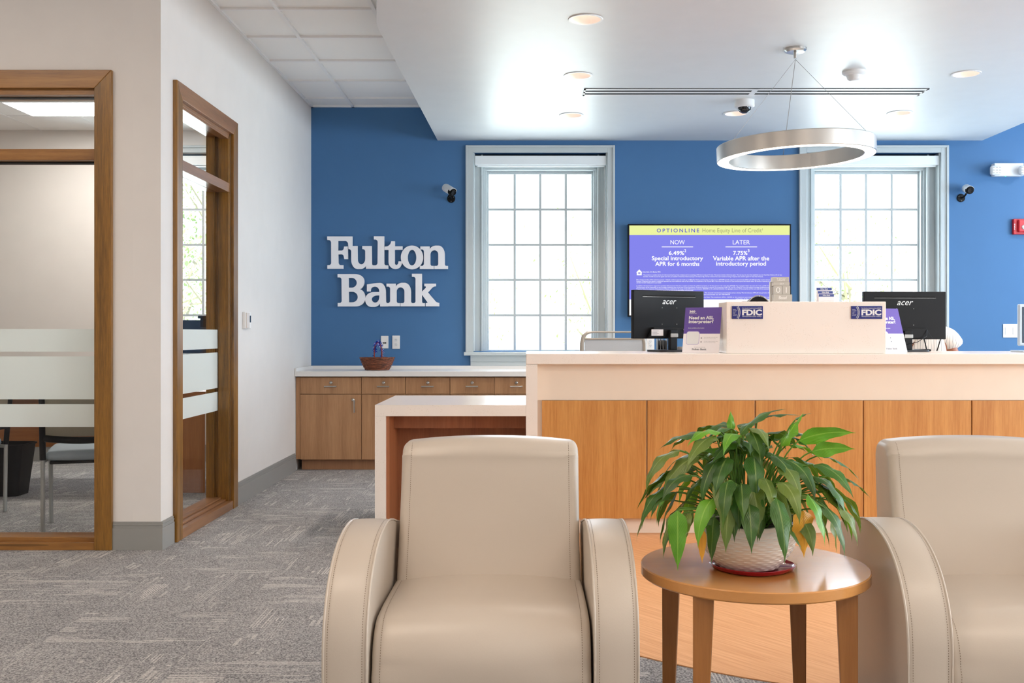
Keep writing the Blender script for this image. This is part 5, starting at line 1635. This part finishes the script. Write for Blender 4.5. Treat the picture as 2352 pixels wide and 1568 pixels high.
def skin_mesh(name, verts, edges, radii, root, mat, parent, sub=2):
    me = bpy.data.meshes.new(name); me.from_pydata(verts, edges, []); me.update()
    o = bpy.data.objects.new(name, me); C.objects.link(o)
    sk = o.modifiers.new('skin', 'SKIN'); sk.use_smooth_shade = True
    for i, r in enumerate(radii):
        d = me.skin_vertices[0].data[i]; d.radius = (r, r) if isinstance(r, (int, float)) else r
        d.use_root = (i == root)
    ss = o.modifiers.new('sub', 'SUBSURF'); ss.levels = sub; ss.render_levels = sub
    bpy.context.view_layer.update()
    dg = bpy.context.evaluated_depsgraph_get()
    e = o.evaluated_get(dg); m2 = bpy.data.meshes.new_from_object(e)
    vs = [v.co.copy() for v in m2.vertices]; fs = [tuple(p.vertices) for p in m2.polygons]
    bpy.data.objects.remove(o); bpy.data.meshes.remove(me); bpy.data.meshes.remove(m2)
    return G().add(vs, fs)
PXX, PYY = 2.80, 7.16
t = person = thing('person', 'seated person in a white striped blouse behind the right monitor', 'person', (PXX, 7.25, 0))
V, E, R = [], [], []
def nd(p, r, par=None):
    V.append(p); R.append(r)
    if par is not None: E.append((par, len(V)-1))
    return len(V)-1
pel = nd((PXX, 7.30, .60), (.15, .11))
sp1 = nd((PXX, 7.27, .78), (.13, .095), pel)
sp2 = nd((PXX, 7.20, .97), (.145, .10), sp1)
ch = nd((PXX, 7.15, 1.10), (.12, .085), sp2)
nk0 = nd((PXX, 7.10, 1.19), .058, ch)
nk1 = nd((PXX, 7.04, 1.245), .05, nk0)
hd0 = nd((PXX-.05, 6.99, 1.265), (.066, .075), nk1)
hd1 = nd((PXX-.07, 6.965, 1.315), (.074, .088), hd0)
hd2 = nd((PXX-.075, 6.985, 1.35), (.055, .06), hd1)
for s in (-1, 1):
    sh = nd((PXX+s*.150, 7.14, 1.12), .055, ch)
    el = nd((PXX+s*.215, 7.10, .88), .043, sh)
    wr = nd((PXX+s*.14, 6.86, .80), .027, el)
    pa = nd((PXX+s*.12, 6.80, .785), (.034, .016), wr)
    kn = nd((PXX+s*.10, 6.93, .56), .062, nd((PXX+s*.09, 7.22, .58), .083, pel))
    an = nd((PXX+s*.10, 7.02, .10), .038, kn)
    toe = nd((PXX+s*.11, 6.90, .045), .032, an)
    # fingers and thumb
    for j, (dx, ln) in enumerate(((-.024, .062), (-.008, .072), (.008, .068), (.023, .055))):
        a = nd((PXX+s*.12+dx, 6.775, .785), .0085, pa)
        b_ = nd((PXX+s*.12+dx*1.1, 6.775-ln*.55, .782), .008, a)
        nd((PXX+s*.12+dx*1.1, 6.775-ln, .766), .0072, b_)
    a = nd((PXX+s*.12-s*.03, 6.80, .780), .010, pa)
    nd((PXX+s*.12-s*.045, 6.775, .770), .0085, a)
g = skin_mesh('person', V, E, R, 0, M_skin, t)
# face: nose, ears, eyes, mouth turned down towards the desk
PXH = PXX-.065
g.ball((PXH, 6.885, 1.275), .013, 10, 8, (1, 1.3, 1.5))
for s in (-1, 1): g.ball((PXH+s*.075, 6.985, 1.29), .02, 10, 8, (.4, .8, 1.4))
build('body', g, M_skin, t, smooth=80)
for s in (-1, 1): build('eye', G().ball((PXH+s*.03, 6.90, 1.30), .011, 10, 8), M_black, t, smooth=60)
build('mouth', G().ball((PXH, 6.905, 1.245), .02, 10, 8, (1, .35, .3)), plain('lips', '8a3e38', 0.5), t, smooth=60)
g = G().ball((PXH-.005, 7.0, 1.32), .088, 24, 16, (1.0, 1.05, .92))
g.v = [v if not (v.y < 6.95 and v.z < 1.335) else Vector((v.x, 6.95, v.z)) for v in g.v]
g.ball((PXH, 7.06, 1.255), .066, 20, 12, (1.05, .7, 1.1))
build('hair', g, M_hair, t, smooth=70)
V, E, R = [], [], []
a0 = nd((PXX, 7.29, .62), (.165, .125)); a1 = nd((PXX, 7.27, .78), (.15, .112), a0); a2 = nd((PXX, 7.20, .97), (.185, .118), a1); a3 = nd((PXX, 7.15, 1.09), (.14, .10), a2)
a4 = nd((PXX, 7.115, 1.165), .08, a3)
for s in (-1, 1):
    b0 = nd((PXX+s*.075, 7.135, 1.15), .085, a3)
    b1 = nd((PXX+s*.150, 7.14, 1.135), .084, b0)
    b2 = nd((PXX+s*.185, 7.125, 1.085), .074, b1); nd((PXX+s*.200, 7.11, 1.05), .072, b2)
g = skin_mesh('blouse', V, E, R, 0, M_blouse, t)
build('blouse', g, M_blouse, t, smooth=80)
V, E, R = [], [], []
a0 = nd((PXX, 7.30, .60), (.165, .12))
for s in (-1, 1):
    a = nd((PXX+s*.09, 7.21, .585), .094, a0); b_ = nd((PXX+s*.10, 6.93, .565), .073, a); nd((PXX+s*.10, 7.01, .12), .052, b_)
build('trousers', skin_mesh('trousers', V, E, R, 0, M_trous, t), M_trous, t, smooth=80)
for s in (-1, 1):
    build('shoe', G().ball((PXX+s*.108, 6.93, .045), .05, 16, 10, (.85, 2.2, .88)), M_black, t, smooth=60)
ly = []
for s in (-1, 1):
    pts = [(PXX+s*.075, 7.06, 1.215), (PXX+s*.060, 7.025, 1.13), (PXX+s*.03, 7.035, 1.02), (PXX+s*.004, 7.06, .93)]
    ly.append(pts)
g = G()
for p in ly: g.tube(p, .004, 6)
build('lanyard', g, M_black, t, smooth=60)

# ---------------------------------------------------------------- inside the glazed office
M_deskw = wood('office_desk_wood', 'b0703c', '834c24', 'x', rough=0.4, contrast=0.7)
M_deskz = wood('office_desk_end', 'b0703c', '834c24', 'z', rough=0.4, contrast=0.7)
Dd = 7.6
t = thing('office_desk', 'brown wooden desk inside the glazed office', 'desk', (-3.4, Dd+.35, 0))
zt_d = 0.735
build('top', G().box(-4.9, -2.35, Dd-.25, Dd+.55, zt_d-.03, zt_d), M_deskw, t, bevel=.003)
build('modesty_panel', G().box(-4.85, -2.82, Dd, Dd+.02, WZ(1026, Dd), zt_d-.03), M_deskw, t)
build('end_panel', G().box(-2.79, -2.76, Dd-.2, Dd+.5, 0.001, zt_d-.03).box(-4.88, -4.85, Dd-.2, Dd+.5, 0.001, zt_d-.03), M_deskz, t)
build('return_panel', G().box(-2.76, -2.36, Dd-.24, Dd-.22, 0.001, zt_d-.03), M_deskz, t)
for k, (xm_, lab) in enumerate(((-2.62, 'dark monitor on the office desk seen through the side window'),)):
    t = thing('computer_monitor', lab, 'monitor', (xm_, Dd+.2, zt_d+.001))
    build('shell', G().box(xm_-.3, xm_+.27, Dd+.18, Dd+.2, WZ(775, Dd+.2)-.12, WZ(735, Dd+.2)), plain('navy_black', '1c2a3c', .4), t, bevel=.004)
    build('neck', G().box(xm_-.02, xm_+.02, Dd+.2, Dd+.22, zt_d+.01, 1.0), M_black, t)
    build('base', G().box(xm_-.1, xm_+.1, Dd+.12, Dd+.3, zt_d+.001, zt_d+.012), M_black, t, bevel=.003)
t = thing('webcam', 'small black webcam on top of the office monitor', 'webcam', (WX(465, Dd+.17), Dd+.17, WZ(735, Dd+.2)))
xx = WX(466, Dd+.17); zz = WZ(735, Dd+.2)
build('body', G().box(xx-.035, xx+.035, Dd+.15, Dd+.19, zz+.012, zz+.034), M_black, t, bevel=.006)
build('clip', G().box(xx-.02, xx+.04, Dd+.165, Dd+.1795, zz-.05, zz+.012), M_black, t, bevel=.004)

# guest chair with mesh back, seen from behind through the front glass
M_gseat = plain('grey_blue_seat', '9aa6ae', 0.6, bump=.3, bscale=300)
M_gback = plain('beige_mesh_back', '968d7c', .8, bump=.6, bscale=260)
M_leg = plain('silver_leg', 'a9aba8', 0.3, metal=0.5)
def guest_chair(cx, cy, rz, label):
    t = thing('guest_chair', label, 'chair', (cx, cy, 0), 'guest chairs in the office')
    w = .24
    for s in (-1, 1):
        build('leg', G().tube([(cx+s*w, cy, 0.003), (cx+s*w, cy-.01, .45)], .0125, 10), M_leg, t, smooth=40)
        build('leg', G().tube([(cx+s*w, cy+.47, 0.003), (cx+s*w, cy+.43, .42), (cx+s*w, cy+.40, .45)], .0125, 10), M_leg, t, smooth=40)
        build('side_rail', G().tube([(cx+s*w, cy-.005, .425), (cx+s*w*.9, cy+.4, .425)], .011, 8), M_leg, t, smooth=40)
        build('back_post', G().tube([(cx+s*w, cy-.01, .44), (cx+s*w, cy-.035, .62), (cx+s*w, cy-.07, .86)], .017, 10), M_black, t, smooth=40)
    g = cushion([(cy+.02, .425), (cy+.46, .43)]+arc_pts(cy+.46, .46, .03, .03, -90, 90, 6)+[(cy+.25, .495), (cy+.04, .49)]+arc_pts(cy+.03, .457, .03, .033, 90, 270, 6), cx, w-.012, .02, .008, nx=8)
    build('seat', g, M_gseat, t, smooth=50)
    build('seat_pan', G().box(cx-w+.03, cx+w-.03, cy+.04, cy+.42, .405, .425), M_black, t, bevel=.006)
    # mesh back
    g = G(); n = 12; vs = []; fs = []
    for i in range(n+1):
        x = cx-w+.01+(2*w-.02)*i/n; b_ = .02*(1-((x-cx)/w)**2)
        for z, yy in ((.57, cy-.03), (.87, cy-.072)):
            for o in (0, .004): vs.append((x, yy-b_+o, z))
    for i in range(n):
        a = i*4; b_ = a+4
        fs += [(a, b_, b_+2, a+2), (a+1, a+3, b_+3, b_+1), (a+2, b_+2, b_+3, a+3), (a, a+1, b_+1, b_)]
    build('backrest', G().add(vs, fs), M_gback, t, smooth=60)
    g = G()
    pts = [(cx-w+.01+(2*w-.02)*i/n, cy-.03-.02*(1-((-w+.01+(2*w-.02)*i/n)/w)**2), .565-.018*(1-((-w+.01+(2*w-.02)*i/n)/w)**2)) for i in range(n+1)]
    g.tube(pts, .02, 8)
    build('lumbar_band', g, M_black, t, smooth=60)
    build('top_band', G().tube([(p[0], p[1]-.04, p[2]+.305) for p in pts], .012, 8), M_black, t, smooth=60)
    t.rotation_euler = (0, 0, rz)
    return t
gc = guest_chair(-2.545, 5.852, radians(20), 'guest chair behind the office glass with its right side by the wood post')
gc2 = dup(gc, (-3.53, 6.38, 0), radians(60), 'guest chair at the left edge, only one silver leg in view')
# black waste bin
xb2 = -3.77
t = thing('waste_bin', 'black plastic waste bin behind the office glass', 'waste bin', (xb2, 7.28, 0))
def frust(g, x, y, w0, d0, w1, d1, z0, z1, r=.04):
    a = fillet([(x-w0, y-d0, r), (x+w0, y-d0, r), (x+w0, y+d0, r), (x-w0, y+d0, r)])
    b_ = fillet([(x-w1, y-d1, r), (x+w1, y-d1, r), (x+w1, y+d1, r), (x-w1, y+d1, r)])
    n = len(a)
    g.add([(p[0], p[1], z0) for p in a]+[(p[0], p[1], z1) for p in b_], [tuple(range(n-1, -1, -1))]+[(i, (i+1) % n, n+(i+1) % n, n+i) for i in range(n)])
    return g
zbin = 0.365
build('bucket', frust(frust(G(), xb2, 7.28, .135, .10, .175, .13, .002, zbin), xb2, 7.28, .128, .093, .168, .123, .012, zbin), M_black, t, smooth=40)
build('rim', G().tube([(p[0], p[1], zbin) for p in (lambda q: q+[q[0]])(fillet([(xb2-.178, 7.147, .04), (xb2+.178, 7.147, .04), (xb2+.178, 7.413, .04), (xb2-.178, 7.413, .04)]))], .007, 6, caps=False), M_black, t, smooth=60)

# ---------------------------------------------------------------- outside
M_grass = plain('lawn', 'b9c8a0', 0.95, bump=.5, bscale=20)
o = struct(build('ground', G().box(-30, 30, 9.6, 45, -0.6, -0.5), M_grass))
M_leaves = plain('tree_leaves', 'b4cc98', 0.8)
M_bark = plain('tree_bark', 'c4bcb2', 0.9)
def tree(x, y, h, r, label, seed, nleaf=2600):
    rn = random.Random(seed)
    t = thing('tree', label, 'tree', (x, y, -0.5), 'trees outside the windows')
    g = G().tube([(x, y, -.5), (x+.1, y, h*.35), (x-.05, y, h*.7)], .12, 8, radii=[.16, .12, .05])
    ends = []
    for k in range(14):
        a = rn.uniform(0, 2*pi); z0 = h*rn.uniform(.2, .6); l = r*rn.uniform(.6, 1.0)
        e = Vector((x+l*cos(a), y+l*sin(a), z0+rn.uniform(.3, 1.4))); ends.append(e)
        g.tube([(x, y, z0), ((x+e.x)/2, (y+e.y)/2, z0+.3), e], .03, 5, radii=[.05, .03, .012])
    build('trunk', g, M_bark, t, smooth=60)
    g = G()
    cs = ends+[Vector((x+rn.gauss(0, r*.4), y+rn.gauss(0, r*.4), h*rn.uniform(.45, .95))) for _ in range(12)]
    for k in range(nleaf):
        c = rn.choice(cs); p = c+Vector((rn.gauss(0, .38), rn.gauss(0, .38), rn.gauss(0, .33)))
        d = Vector((rn.gauss(0, 1), rn.gauss(0, 1), rn.gauss(0, 1))).normalized(); e = d.orthogonal().normalized()
        s_ = rn.uniform(.03, .05)
        g.add([p-d*s_, p+e*s_*.5, p+d*s_, p-e*s_*.5], [(0, 1, 2, 3)])
    build('foliage', g, M_leaves, t, fix=False)
tree(-3.9, 14.5, 4.2, 1.5, 'pale sunlit tree seen through the office window', 3)
tree(-7.4, 20.5, 4.6, 1.6, 'tree standing farther back beyond the office window', 4)
tree(1.6, 19.5, 2.6, 1.3, 'low bushy tree low in the left window', 5, 1500)
tree(-2.0, 24.5, 2.2, 1.1, 'bush at the foot of the left window view', 6, 1200)
tree(5.9, 18.5, 3.4, 1.5, 'washed-out tree seen in the right window', 7, 1500)
